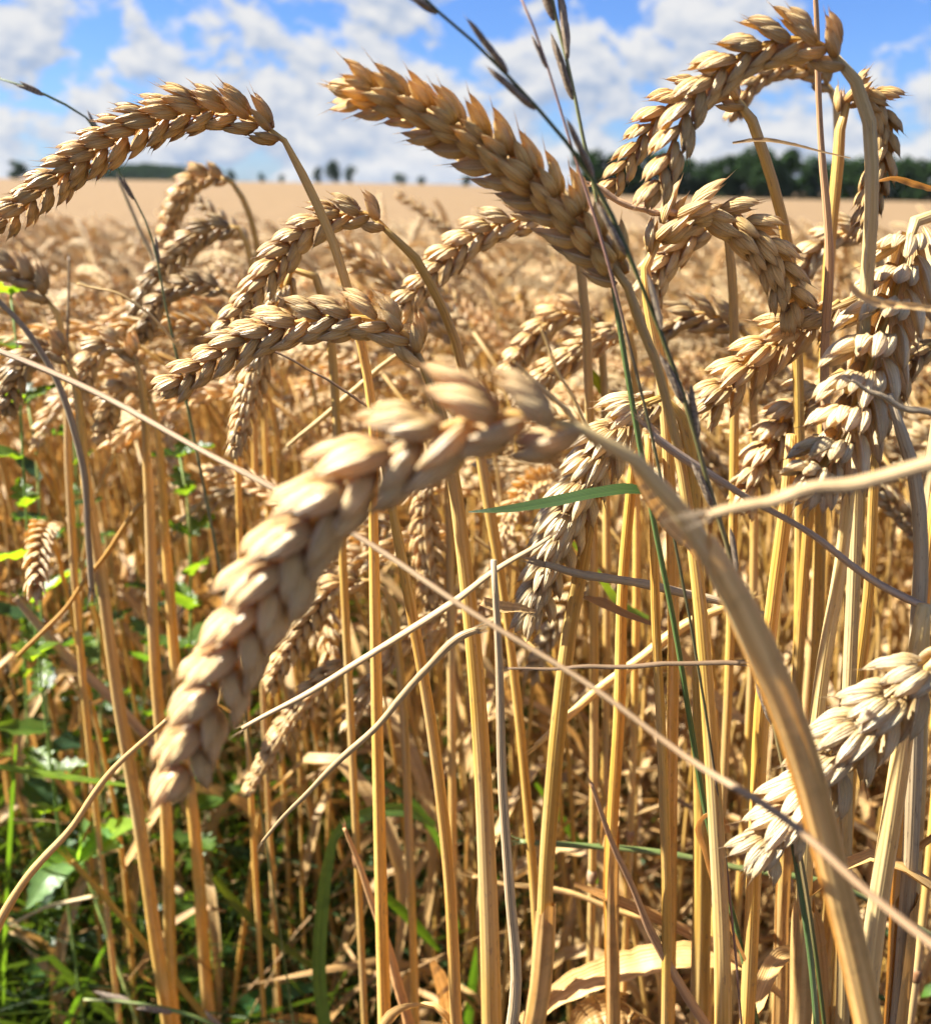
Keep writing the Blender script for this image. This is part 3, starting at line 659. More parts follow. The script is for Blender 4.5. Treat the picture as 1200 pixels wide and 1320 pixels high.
for lab, pts, Y, mat, sw, tint in (
    ('stout straw stalk right of centre with a split groove, rising to the hanging centre ear', [(752, 715, 22), (738, 800, 23), (722, 930, 24), (706, 1110, 25), (692, 1280, 27), (684, 1340, 27)], 0.292, STRAW, 24, (1.05, 1, .9)),
    ('thin greyish stalk beside the pale stalk in the middle foreground', [(636, 722, 9), (640, 840, 11), (648, 1000, 13), (656, 1150, 15), (662, 1270, 17), (658, 1340, 18)], 0.235, STRAW_GREY, 12, (1.1, 1, .85)),
    ('orange-gold stalk leaning slightly left of the pale centre stalk', [(506, 650, 13), (530, 780, 15), (556, 940, 16), (574, 1110, 17), (588, 1320, 18)], 0.27, STRAW, 16, (1, .82, .55)),
    ('straight yellow stalk left of the thick pale stalk', [(838, 640, 12), (846, 800, 14), (853, 980, 15), (857, 1150, 15), (858, 1340, 15)], 0.26, STRAW, 19, (1.05, .92, .68)),
    ('broad pale stalk behind the thick blurred stalk', [(1012, 640, 20), (1000, 760, 22), (985, 900, 22), (975, 1060, 23), (962, 1330, 24)], 0.25, STRAW, 22, (1.05, .95, .74)),
    ('bright stalk slanting beneath the right-hand ears', [(1100, 600, 20), (1082, 720, 22), (1064, 860, 23), (1046, 1000, 24), (1030, 1330, 25)], 0.245, STRAW_PALE, 22, (1, .95, .8)),
    ('gold stalk between the bright slanting one and the right edge', [(1130, 600, 16), (1118, 760, 18), (1104, 900, 19), (1090, 1060, 19), (1076, 1330, 20)], 0.29, STRAW, 18, (1, .88, .62)),
    ('stout pale stalk leaning right below the bluish ear', [(1180, 860, 26), (1166, 960, 27), (1150, 1060, 28), (1130, 1190, 29), (1112, 1340, 30)], 0.225, STRAW_PALE, 28, (1.05, 1, .88)),
    ('grey-brown bent stalk at the right edge under the thick hanging ear', [(1146, 508, 10), (1160, 548, 16), (1178, 600, 20), (1186, 700, 22), (1184, 820, 23), (1178, 1000, 24)], 0.24, STRAW_GREY, 20, (1.15, 1.1, 1)),
    ('stalk on the right with a knee, pale, close to the dark green stem', [(812, 640, 15), (800, 760, 16), (796, 900, 17), (792, 1080, 17), (790, 1330, 18)], 0.30, STRAW, 16, (1, .9, .66)),
    ('faint golden stalk at the far right behind the bluish ear', [(1210, 640, 18), (1196, 760, 19), (1180, 900, 20), (1168, 1060, 20), (1150, 1330, 20)], 0.28, STRAW, 19, (1.05, .92, .7)),
    ('stalk rising between the bright slanting one and the broad pale one', [(1046, 640, 14), (1034, 800, 16), (1022, 950, 16), (1012, 1130, 17), (1004, 1330, 17)], 0.31, STRAW, 16, (1, .85, .6))):
    (xa, ya, wa), (xb, yb, wb) = pts[0], pts[1]; kx = (xb - xa) / (yb - ya)
    if wa > 10 and xa > 300: pts = [(xa - kx * 80, ya - 80, wa * .8)] + pts
    pts = [(q[0], q[1], q[2] * .86) for q in pts]
    stem('wheat_stalk', 'wheat stalk', lab, pts, Y, mat, sw, SG, tint=tint, nodes=(0.55,) if rnd.random() < .5 else (0.45, 0.72))
# crossing straws
for lab, pts, Y, mat, sw, tint in (
    ('long pinkish brown straw crossing the whole picture diagonally behind the blurred ear', [(-30, 440, 10), (120, 508, 11), (240, 566, 10), (360, 630, 11), (480, 704, 11), (600, 782, 10), (760, 880, 10), (900, 985, 11), (1010, 1058, 14), (1120, 1155, 15), (1240, 1250, 16)], (0.235, 0.112), STRAW_BROWN, 13, (1.0, 0.97, 0.88)),
    ('thick cut straw pushing in from the right edge, blurred, with a dark broken end', [(912, 662, 17), (960, 653, 20), (1050, 632, 24), (1140, 612, 26), (1240, 590, 28)], 0.14, STRAW_GREY, 24, (.92, .8, .64)),
    ('straw rising from lower left towards the centre, upper of two parallel ones', [(312, 938, 7), (400, 886, 10), (500, 826, 12), (590, 768, 11), (640, 738, 10), (712, 690, 6)], 0.255, STRAW_GREY, 11, (1.15, 1.02, .8)),
    ('bent straw running down left from a stalk top, lower of two parallel ones', [(338, 1086, 4), (400, 1024, 7), (470, 950, 9), (550, 868, 10), (600, 818, 11), (616, 811, 9)], 0.245, STRAW_GREY, 11, (1.15, 1.02, .78)),
    ('pale broken straw at the left edge slanting down to the lower left corner', [(-16, 1232, 13), (20, 1160, 11), (82, 1078, 9), (140, 1004, 8), (214, 928, 6)], 0.28, STRAW_PALE, 9, (1, .9, .78)),
    ('dark weathered straw lying level behind the hanging centre ear', [(700, 728, 12), (760, 742, 15), (830, 752, 16), (900, 768, 15), (965, 786, 10)], 0.27, STRAW_GREY, 15, (.75, .7, .65)),
    ('thin purple-brown straw lying level across the centre stalks', [(655, 862, 4), (760, 860, 7), (860, 858, 8), (952, 854, 8)], 0.22, STRAW_BROWN, 7, (.5, .45, .40)),
    ('purplish grey twiggy straw slanting down to the right edge', [(838, 558, 15), (880, 590, 15), (950, 632, 11), (1030, 680, 11), (1110, 732, 13), (1220, 800, 14)], 0.235, STRAW_GREY, 12, (1.0, .88, .88)),
    ('dark thin straw poking out behind the thick hanging ear', [(1096, 490, 5), (1130, 508, 9), (1180, 528, 11), (1230, 545, 12)], 0.22, STRAW_GREY, 10, (.8, .75, .68)),
    ('pinkish brown straw poking left from the upright ear towards the right arch', [(760, 236, 8), (800, 256, 12), (850, 270, 13), (880, 274, 11)], 0.30, STRAW_BROWN, 12, (1.6, 1.4, 1.2)),
    ('blurred slanted straw among the weeds at the left', [(20, 770, 10), (70, 825, 12), (130, 890, 13), (200, 960, 13)], 0.5, STRAW_BROWN, 12, (1.3, 1.2, 1.1)),
    ('thin blurred straw crossing upright over the weeds at the left', [(20, 848, 5), (80, 790, 6), (130, 720, 6), (180, 650, 7)], 0.42, STRAW, 6, (.9, .8, .7)),
    ('pale straw lying across the stalks low on the right', [(690, 960, 8), (760, 900, 12), (830, 845, 14), (900, 800, 13), (960, 770, 9)], 0.33, STRAW_PALE, 12, (1, .92, .7)),
    ('green-brown fallen stem lying nearly level low on the right', [(670, 1085, 7), (760, 1090, 9), (860, 1104, 10), (960, 1122, 10), (1060, 1140, 10), (1220, 1215, 11)], 0.33, GRASSSTEM, 9, (1.6, 1.3, 1.2)),
    ('reddish brown forked stem leaning among the lower right stalks', [(760, 1010, 5), (800, 1110, 8), (840, 1200, 11), (890, 1290, 13), (930, 1350, 14)], 0.26, STRAW_BROWN, 10, (1.1, .95, .85)),
    ('orange dry stem leaning right at the bottom centre', [(444, 1068, 5), (470, 1140, 9), (500, 1220, 12), (530, 1330, 14)], 0.33, STRAW_BROWN, 10, (1.5, 1.1, .7)),
    ('pale yellow-green straw slanting across the lower left weeds', [(92, 1110, 8), (160, 1180, 9), (230, 1270, 9), (290, 1340, 10)], 0.45, STRAW, 9, (.9, .9, .5)),
    ('white thin straw lying level in the lower left weeds', [(10, 1192, 5), (60, 1172, 6), (120, 1156, 5)], 0.5, STRAW_PALE, 6, (1, 1, 1)),
    ('brown upright grass stem running out of the top at the right', [(1049, -40, 6), (1056, 80, 8), (1062, 200, 9), (1066, 300, 11), (1068, 420, 12), (1066, 600, 13)], 0.30, STRAW_BROWN, 10, (1.3, 1.1, .9)),
    ('blurred dark green stem rising on the left above the field', [(152, 232, 4), (178, 290, 5), (196, 330, 6), (206, 420, 6)], 0.55, STRAW_GREY, 6, (.9, .85, .7)),
    ('dark blurred stem crossing the left edge over the green leaf', [(-10, 380, 7), (36, 424, 8), (72, 486, 9), (104, 600, 9), (118, 760, 8)], 0.38, STRAW_GREY, 8, (.65, .6, .55)),
    ('thin upright dark stem left of the brown-topped ear', [(88, 330, 3), (90, 420, 4), (92, 520, 5), (92, 760, 5)], 0.5, STRAW_GREY, 5, (.7, .65, .6)),
    ('fine brown stem crossing below the big braided ear', [(348, 450, 4), (400, 476, 4), (450, 506, 5), (490, 534, 4)], 0.30, STRAW_BROWN, 4, (.9, .8, .7)),
    ('pale straw slanting up behind the big braided ear', [(370, 575, 5), (420, 535, 7), (470, 490, 7), (520, 450, 5)], 0.42, STRAW_PALE, 7, (1, .95, .8)),
    ('short whitish straw crossing the gap above the blurred stalk', [(662, 466, 3), (704, 500, 5), (740, 540, 8), (764, 566, 11)], 0.2, STRAW_PALE, 6, (1.1, 1.05, .95)),
    ('thin whitish straw meeting the short one above the blurred stalk', [(698, 424, 3), (716, 470, 4), (740, 516, 5), (764, 562, 6)], 0.205, STRAW_PALE, 5, (1.1, 1.05, .95)),
    ('thin pale straw ending in a whisk at the left, blurred', [(100, 366, 4), (150, 376, 4), (186, 402, 5), (230, 446, 5)], 0.4, STRAW_PALE, 4, (1.1, 1.05, .95)),
    ('short pale straw lying below the dark-ended stick, bottom centre', [(610, 1130, 7), (640, 1140, 7), (720, 1150, 8), (800, 1176, 9), (860, 1190, 8)], 0.36, STRAW_PALE, 8, (1, .9, .75))):
    stem('broken_straw', 'straw', lab, pts, Y, mat, sw, 'straws lying and crossing in the foreground', ground=False, tint=tint)

# ------------------------------------------------------------------ wild grasses with dark spikes
def rye(label, pts, Y, sw, spikes, tint=(1.3, .95, .75), ground=True, spk_len=26):
    S3, rad = [], []
    for k, q in enumerate(pts):
        p, d = Q(q[0], q[1], Y); S3.append(p); rad.append((q[2] if len(q) > 2 else sw) * 0.8 * d / F / 2); dd = d
    if ground:
        mid, end = to_ground(S3); S3 += [mid, end]; rad += [rad[-1], rad[-1]]
    org = S3[-1]; root = empty('wild_grass', org); tag(root, label, 'grass', 'wild grass stems among the wheat')
    S = spline([(*a, r) for a, r in zip(S3, rad)], 110); loc = [Vector(s[:3]) - org for s in S]
    mb = MB(); tube(mb, loc, [float(s[3]) for s in S], 8); o = obj('stem', mb.mesh('stem', GRASSSTEM), root); o.color = (*tint, 1)
    rr = random.Random(len(label)); sc = spk_len * dd / F / 0.010
    P, T, A, B = frames(loc)
    for i, fr in enumerate(spikes):
        k = min(int(fr * 109), 108); a = rr.uniform(-.5, .5) + (math.pi if i % 2 else 0); o_ = A[k] * math.cos(a) + B[k] * math.sin(a)
        Z = (-T[k] + o_ * 0.10).normalized(); Yv = (o_ - Z * o_.dot(Z)).normalized(); X = Yv.cross(Z)
        mb = MB()
        for j in range(5):
            husk(mb, TR(((-1) ** j) * .4, 0.2, j * 1.6, ((-1) ** j) * 7, -3, ((-1) ** j) * 30), 7.5, 1.7, 0.9, 7, 6, 1.2, 0.1)
        s = obj('spikelet', mb.mesh('spikelet', RYE), root)
        q = loc[k]; s.matrix_local = Matrix(((X.x * sc, Yv.x * sc, Z.x * sc, q.x), (X.y * sc, Yv.y * sc, Z.y * sc, q.y), (X.z * sc, Yv.z * sc, Z.z * sc, q.z), (0, 0, 0, 1)))
rye('dark wild grass spike leaning out of the top edge towards the upright ear', [(520, -30, 5), (560, 10, 5), (620, 62, 5), (672, 116, 6), (718, 168, 6), (752, 212, 7), (790, 280, 8), (822, 356, 7), (852, 430, 7), (884, 520, 8), (912, 620, 8), (940, 712, 8)], 0.215, 7, [0.0] + [.012 + .0165 * q for q in range(15)], spk_len=50)
rye('straight green wild grass stem with a dark head at the top edge', [(706, -30, 6), (716, 20, 6), (735, 95, 6), (750, 170, 6), (764, 232, 7), (784, 330, 8), (800, 430, 9), (822, 560, 9), (846, 690, 9), (868, 800, 9), (888, 920, 9), (910, 1050, 9), (950, 1200, 9)], 0.25, 8, [0.0, .012, .024, .036], (1.2, 1.2, 1.0), spk_len=44)
rye('thin purple wild grass stem between the leaning spike and the green stem', [(664, -20, 4), (690, 40, 4), (712, 105, 4), (728, 160, 4), (742, 205, 4), (770, 290, 5), (800, 400, 5)], 0.23, 4, [0.0, .02], (1.6, .9, 1.2), spk_len=30)
rye('blurred dark grass tip poking in at the left edge of the sky', [(0, 101, 3), (40, 114, 4), (80, 132, 4), (112, 152, 3), (150, 215, 3), (190, 290, 3), (215, 400, 4)], 0.42, 3, [.0, .02, .05, .08, .11], (1, .95, .8), spk_len=24)
rye('dark green grass stem standing low on the right beside the bluish ear', [(1022, 1090, 8), (1032, 1150, 9), (1044, 1230, 10), (1054, 1340, 10)], 0.2, 9, [], (1, 1, 1))
rye('pale seed head of wild grass lying at the bottom left corner', [(108, 1289, 4), (160, 1292, 5), (210, 1300, 6), (262, 1316, 6), (310, 1350, 6)], 0.42, 5, [.05, .1, .16, .22, .28, .34, .4, .46, .52], (2, 1.8, 1.5), spk_len=34)

# ------------------------------------------------------------------ leaves
def blade(name, cat, label, pts, Y, w, mat, group, fold=0.2, twist=0.0, roll0=0.0, tint=(1, 1, 1), curl=0.0, n=30, ground=False):
    S3, wid = [], []
    for k, q in enumerate(pts):
        yy = q[3] if len(q) > 3 else Y
        p, d = Q(q[0], q[1], yy); S3.append(p); wid.append((q[2] if len(q) > 2 and q[2] is not None else w) * d / F / 2)
    if ground:
        mid, end = to_ground(S3); S3 += [mid, end]; wid += [wid[-1], wid[-1] * .8]
    org = S3[-1]; S = spline([(*a, r) for a, r in zip(S3, wid)], n); P = [Vector(s[:3]) - org for s in S]
    V = (CAM - S3[len(S3) // 2]).normalized(); rag = 0.22 if name == 'dead_leaf' else 0.05; ph = len(label) * 3.1
    if name == 'dead_leaf':
        P = [p + V * (float(s[3]) * 0.7 * mnoise.noise(Vector((i * .5, ph, 4)))) for i, (p, s) in enumerate(zip(P, S))]
    mb = MB(); ribbon(mb, P, [float(s[3]) * (1 + rag * mnoise.noise(Vector((i * .9, ph, 0)))) for i, s in enumerate(S)], V, fold, twist, roll0, 6, curl)
    o = obj(name, mb.mesh(name, mat), None, org); o.color = (*tint, 1); return tag(o, label, cat, group)
GB = 'green grass blades at the field edge'
for lab, pts, Y, w, tint, tw, r0 in (
    ('wide green leaf blade pointing left from the dark green stem in the centre', [(604, 660, 2), (650, 657, 12), (710, 648, 20), (770, 636, 22), (820, 632, 22), (838, 636, 14)], 0.26, 20, (.42, .5, .4), .3, .7),
    ('teal grass blade lying at the bottom edge left of centre', [(410, 1272, 10), (370, 1278, 22), (320, 1294, 26), (270, 1330, 26)], 0.55, 24, (.8, 1.3, 1.4), 0.2, .3),
    ('arched light green blade at the bottom centre', [(560, 1064, 8), (530, 1046, 16), (496, 1044, 18), (462, 1054, 17), (436, 1072, 12), (424, 1110, 14), (416, 1170, 17), (412, 1260, 18), (420, 1330, 18)], 0.42, 16, (1.5, 1.7, 1.3), .2, .3),
    ('short bright green blade bent right at the bottom centre', [(566, 1226, 5), (540, 1196, 15), (510, 1166, 16), (490, 1150, 14)], 0.46, 15, (1.6, 2.0, .6), .2, .5),
    ('dark green blade rising to the right behind the golden stalks', [(490, 1006, 6), (520, 1026, 14), (556, 1070, 15), (574, 1110, 12), (590, 1200, 12)], 0.5, 14, (.8, 1.0, .8), .3, .6),
    ('half-dead blade turning yellow at its tip, lower left of centre', [(404, 1248, 6), (368, 1222, 10), (330, 1190, 12), (300, 1160, 12), (276, 1130, 8)], 0.48, 11, (1.6, 1.3, .6), .2, .4),
    ('bright yellow-green blade lying level at the left edge', [(-20, 986, 10), (40, 996, 12), (110, 1006, 12), (170, 1014, 7)], 0.46, 12, (2.2, 2.2, .5), .2, .8),
    ('upright dark green blade in the lower left corner', [(20, 960, 4), (14, 1050, 8), (8, 1160, 10), (2, 1300, 10)], 0.5, 9, (1, 1.2, .9), .3, .8),
    ('thin green blade leaning left near the bottom left straws', [(146, 1200, 4), (120, 1250, 7), (90, 1310, 8), (76, 1350, 8)], 0.5, 7, (1.1, 1.4, .9), .3, .4),
    ('green blade curving behind the thin greyish stalk at the bottom', [(640, 1130, 6), (628, 1180, 12), (610, 1260, 14), (600, 1340, 14)], 0.5, 12, (.9, 1.2, .8), .3, .5),
    ('yellow-green blade behind the hanging centre ear', [(730, 690, 4), (770, 740, 12), (800, 780, 16), (836, 798, 9)], 0.4, 14, (2.2, 2.0, .5), .4, .6),
    ('small yellow leaf tip above the blurred ear stalk', [(754, 470, 4), (768, 490, 13), (776, 508, 6)], 0.45, 11, (4.0, 2.6, .4), .2, .2),
    ('green leaf lying at the bottom right by the thick pale stalk', [(1150, 1282, 4), (1190, 1280, 13), (1230, 1262, 16)], 0.42, 14, (1.2, 1.6, .6), .2, .4),
    ('narrow green blade leaning over the pale litter at the bottom right', [(690, 1010, 5), (726, 1060, 12), (760, 1110, 13), (790, 1180, 10)], 0.55, 11, (1.5, 1.8, .8), .2, .4)):
    blade('grass_blade', 'grass blade', lab, pts, Y, w, GREENLEAF, GB, 0.18, tw, r0, tint)
DL = 'dead wheat leaves in the foreground'
for lab, pts, Y, w, tint, tw, r0, cu in (
    ('broad pale dead leaf lying across the stalk feet at the bottom right', [(672, 1320, 16), (730, 1276, 30), (800, 1248, 36), (880, 1232, 32), (960, 1242, 20)], 0.33, 40, (1.15, 1.02, .8), .3, .2, .1),
    ('brown ribbed dead leaf folded at the bottom edge right of centre', [(740, 1330, 20), (770, 1306, 44), (812, 1302, 46), (850, 1330, 30)], 0.31, 40, (.8, .68, .5), .2, .1, .5),
    ('pale withered leaf standing at the bottom edge centre', [(556, 1240, 8), (566, 1264, 22), (574, 1296, 34), (580, 1340, 34)], 0.36, 30, (1.1, .98, .86), .3, .5, .1),
    ('dry leaf hooked over with a brown tip on the right', [(938, 1074, 8), (930, 1056, 14), (914, 1046, 16), (902, 1056, 13), (908, 1100, 8), (930, 1170, 8), (960, 1240, 9)], 0.24, 12, (.9, .75, .62), .8, .3, .2),
    ('pale papery leaf sheath hanging under the blurred stalk', [(812, 592, 8), (836, 640, 22), (866, 680, 26), (892, 708, 12), (898, 722, 5)], 0.215, 20, (1.12, 1, .8), .3, .5, .2),
    ('whitish curled leaf across the thick hanging ear at the right edge', [(1090, 358, 6), (1104, 378, 10), (1130, 390, 10), (1170, 394, 9), (1230, 402, 8)], 0.2, 9, (1.15, 1.08, 1.0), .5, .4, .2),
    ('thin curled leaf on the tree line at the top right', [(944, 184, 3), (980, 180, 6), (1020, 186, 6), (1060, 196, 5), (1096, 204, 4)], 0.28, 5, (.55, .5, .45), .8, .4, .2),
    ('wispy dry leaf curling beside the doubled-over ear', [(1216, 248, 4), (1180, 236, 10), (1146, 228, 9), (1120, 240, 5), (1112, 262, 3), (1130, 280, 3)], 0.3, 8, (1, .8, .6), 1.2, .3, .3),
    ('crumpled pale leaf on the dark straw left of the centre ear', [(622, 776, 12), (644, 784, 16), (668, 786, 14), (690, 790, 6)], 0.262, 14, (.98, .96, .92), .8, .2, .5),
    ('dry brown leaf fragment stuck behind the dark straw', [(752, 770, 4), (776, 778, 14), (800, 790, 12), (860, 812, 4)], 0.29, 12, (.8, .68, .6), .6, .3, .3),
    ('pale dead leaf lying low between the right-hand stalks', [(878, 836, 8), (900, 880, 16), (930, 910, 18), (960, 930, 8)], 0.45, 16, (1.1, 1, .85), .5, .3, .2),
    ('dry leaf strip running down right from the yellow stalk', [(740, 1140, 6), (800, 1164, 14), (870, 1196, 18), (950, 1240, 22), (1010, 1290, 18)], 0.3, 16, (.95, .76, .55), .6, .3, .2),
    ('pale leaf scrap lying among the weeds at the left', [(40, 706, 4), (56, 716, 18), (76, 722, 5)], 0.55, 14, (1.2, 1.15, 1.1), .3, .3, .2),
    ('curled pale leaf loop low in the left weeds', [(196, 1166, 4), (200, 1200, 10), (206, 1240, 9), (180, 1250, 10), (146, 1262, 9), (140, 1290, 6)], 0.55, 10, (1.0, .85, .7), .6, .3, .2),
    ('long dry leaf strip drooping from a stalk at the far left', [(150, 880, 4), (120, 905, 10), (100, 890, 12), (84, 870, 8)], 0.5, 10, (1.05, 1, .95), .4, .3, .2),
    ('papery pale leaf leaning at the bottom right beside the thick stalk', [(1030, 1140, 8), (1048, 1190, 24), (1056, 1250, 26), (1062, 1330, 24)], 0.28, 24, (1, .9, .72), .4, .5, .2)):
    blade('dead_leaf', 'dead leaf', lab, pts, Y, w, DRYLEAF, DL, 0.15, tw, r0, tint, cu)

# ------------------------------------------------------------------ broadleaf weeds
def leaf_mesh(seed, lobed):
    rr = random.Random(seed); mb = MB(); n = 9; vs_, uv, fs = [], [], []
    for i in range(n):
        t = i / (n - 1); w = 0.24 * math.sin(math.pi * t ** 0.75) ** 0.8 * (1 + (0.42 if i % 2 else -0.30) * lobed) + (0.015 if i == 0 else 0)
        z = -0.18 * t * t + 0.03 * rr.uniform(-1, 1)
        for k in range(5):
            x = (k - 2) / 2; vs_.append((w * x, t, z + 0.10 * abs(x) + 0.02 * rr.uniform(-1, 1))); uv.append((k / 4, t * 0.05))
    for i in range(n - 1):
        for k in range(4): fs.append((i * 5 + k, i * 5 + k + 1, i * 5 + k + 6, i * 5 + k + 5))
    mb.add(vs_, fs, uv); return mb.mesh('leaf', WEEDLEAF)
WLEAF = [leaf_mesh(s, 1) for s in range(4)] + [leaf_mesh(9, 0.3)]
def weed(label, pts, Y, sw, lsize, nleaf, tint, top=0.0, span=0.9, seed=1):
    S3 = []
    for q in pts: p, d = Q(q[0], q[1], Y); S3.append(p)
    mid, end = to_ground(S3); S3 += [mid, end]; root = empty('broadleaf_weed', end); tag(root, label, 'weed', 'green weeds at the field edge')
    S = spline(S3, 30); loc = [Vector(s) - end for s in S]; r0 = sw * d / F / 2
    mb = MB(); tube(mb, loc, [r0 * (0.6 + 0.6 * i / 29) for i in range(30)], 7); o = obj('stem', mb.mesh('stem', GRASSSTEM), root); o.color = (2.0, 2.2, 1.4, 1)
    rr = random.Random(seed); vis = len(pts) / (len(pts) + 1.0)
    for i in range(nleaf):
        fr = top + (span - top) * (i / max(1, nleaf - 1)) ** 1.15; k = min(29, int(fr * 29)); a = i * 2.4 + rr.uniform(-.4, .4)
        s = lsize * d / F * rr.uniform(0.6, 1.15) * (0.45 + 0.55 * min(1, fr * 4 + .15))
        lf = obj('leaf', rr.choice(WLEAF), root); lf.location = loc[k]
        lf.rotation_euler = (rr.uniform(0.15, 0.9), rr.uniform(-.3, .3), a); lf.scale = (s, s, s)
        b = rr.uniform(.8, 1.2); lf.color = (tint[0] * b, tint[1] * b, tint[2], 1)  # tint mixes leaf green with backlight and shade painted into it
weed('bright green leafy weed lit from behind left of the big blurred ear', [(232, 588), (240, 630), (244, 680), (246, 760), (244, 860)], 0.55, 5, 70, 30, (1.6, 1.7, .8), 0, .62, 3)
weed('bright green weed at the left edge above the diagonal straw', [(14, 380), (20, 420), (24, 480), (30, 600)], 0.5, 5, 90, 18, (1.8, 1.8, .7), 0, .4, 5)
weed('dark bluish green weed below the diagonal straw at the left edge', [(36, 520), (44, 560), (50, 640), (52, 760)], 0.6, 5, 75, 16, (.75, .95, 1.0), 0, .6, 6)
weed('weed with small round leaves in the left shade, beside the second stalk', [(120, 650), (124, 720), (128, 820), (130, 930)], 0.62, 5, 58, 20, (1.2, 1.3, .8), 0, .7, 7)
def broad_leaves():
    base = Q(104, 1104, 0.5)[0]; mid, end = to_ground([Q(98, 1090, 0.5)[0], base]); root = empty('broadleaf_weed', end)
    tag(root, 'weed with three large pale toothed leaves at the lower left', 'weed', 'green weeds at the field edge')
    mb = MB(); tube(mb, [v - end for v in (base, base.lerp(end, .5) + Vector((.01, 0, 0)), end)], 0.0012, 7); o = obj('stem', mb.mesh('stem', GRASSSTEM), root); o.color = (2, 2.2, 1.2, 1)
    for tip, w, tint in (((34, 1172), 46, (2.6, 2.9, 2.6)), ((158, 1092), 44, (2.8, 3.0, 2.8)), ((196, 1058), 34, (2.6, 2.6, .8)), ((28, 1128), 30, (1.8, 1.9, .7)), ((116, 1062), 36, (2.4, 2.7, 2.4))):
        p1, d1 = Q(tip[0], tip[1], 0.47); mm = base.lerp(p1, .5) + Vector((0, 0, .006)); P = spline([base - end, mm - end, p1 - end], 15)
        ww = [w * d1 / F / 2 * (math.sin(math.pi * min(1, .06 + .94 * i / 14) ** .8) * (1 + (.16 if i % 2 else -.12)) + .03) for i in range(15)]
        mb = MB(); ribbon(mb, P, ww, Vector((-.35, -.55, .75)), .16, .3, 0, 6, .1); o = obj('leaf', mb.mesh('leaf', WEEDLEAF), root); o.color = (*tint, 1)
broad_leaves()
weed('yellow-green weed near the left edge below the leaf scrap', [(24, 770), (30, 830), (34, 900), (36, 1000)], 0.62, 5, 56, 16, (2.0, 1.8, .6), 0, .6, 9)
weed('shaded weed just left of the blurred ear tip', [(196, 760), (190, 820), (186, 900), (180, 1000)], 0.66, 5, 56, 18, (1.0, 1.25, .9), 0, .6, 10)
weed('low dark weed in the shade at the bottom left', [(330, 1080), (326, 1140), (320, 1230)], 0.68, 5, 66, 16, (.9, 1.2, .9), 0, .6, 11)
weed('small wiry weed with tiny leaves low at the right edge', [(1168, 980), (1160, 1060), (1150, 1160), (1146, 1260)], 0.40, 4, 26, 26, (.8, .9, .8), 0, .7, 12)
weed('low leafy weed in front of the dark soil at the bottom centre', [(470, 1130), (474, 1190), (476, 1270)], 0.66, 5, 54, 14, (1.4, 1.7, .8), 0, .6, 13)
weed('dark weed in the bottom left corner, leaves broad', [(60, 1170), (64, 1230), (70, 1300)], 0.6, 5, 66, 14, (.8, 1.05, .9), 0, .6, 14)
weed('slim weed with bright leaves at the far left, half way down', [(96, 560), (100, 640), (104, 740)], 0.7, 5, 60, 14, (1.5, 1.5, .7), 0, .5, 15)

# ------------------------------------------------------------------ the crowd behind: shared plant shapes
def plant_variant(seed):
    rr = random.Random(1000 + seed); Ht = 0.742
    lean = rr.uniform(0.0, 0.05); el = rr.uniform(0.075, 0.10); droop = rr.uniform(1.5, 2.8) if seed % 8 else 1.0
    pts = [Vector((0, 0, -0.01)), Vector((lean * .2, rr.uniform(-.01, .01), Ht * .35)), Vector((lean * .6, rr.uniform(-.015, .015), Ht * .7))]
    p = Vector((lean, 0, Ht * 0.93)); ang = 0.12
    neck = [p.copy()]
    for i in range(8):
        ang += droop * 0.45 / 8; p = p + Vector((math.sin(ang), 0, math.cos(ang))) * 0.009; neck.append(p.copy())
    earp = [p.copy()]
    for i in range(14):
        ang += droop * 0.55 / 14 * (1.5 - i / 14); p = p + Vector((math.sin(ang), rr.uniform(-.05, .05), math.cos(ang))) * (el / 14); earp.append(p.copy())
    S = spline([tuple(v) for v in pts + neck], 22)
    mb = MB(); tube(mb, S, [(0.0020 - 0.0008 * (i / 21) ** 2) * (0.7 + 0.35 * ((seed * 37) % 10) / 9) for i in range(22)], 7); stalk = mb.mesh('stalk', STRAW)
    rows = []; ph = rr.uniform(0, math.pi)
    P, T, A, B = frames(earp)
    rows = [a * math.cos(ph) + b * math.sin(ph) for a, b in zip(A, B)]
    mb = MB(); op = rr.choice([0.15, 0.4, 0.8])
    for M, term in ear_mats(earp, rows, 19, 1.0, rr, 27): spikelet(mb, rr, M, 6, 6, op, 0.6, True)
    ear = mb.mesh('ear', HUSK)
    mb = MB()
    for j in range(2):
        h = (0.46, 0.30, 0.24)[j] + rr.uniform(-.06, .06); a = rr.uniform(0, 6.28); d = Vector((math.cos(a), math.sin(a), 0)); ln = rr.uniform(.10, .18)
        k = min(range(22), key=lambda i: abs(S[i][2] - h)); b = Vector(S[k])
        pp = spline([b, b + d * ln * .3 + Vector((0, 0, ln * .35)), b + d * ln * .62 + Vector((0, 0, ln * .1)), b + d * ln * .75 + Vector((0, 0, -ln * .45)), b + d * ln * .7 + Vector((0, 0, -ln * .9))], 12)
        ribbon(mb, pp, [0.0036 * math.sin(math.pi * min(1, .25 + .75 * i / 11)) + .0006 for i in range(12)], (0, 0, 1), .3, rr.uniform(-3, 3), 0, 2, .2)
    leaf = mb.mesh('leaf', DRYLEAF)
    return stalk, ear, leaf
NV = 12
VAR = [plant_variant(s) for s in range(NV)]
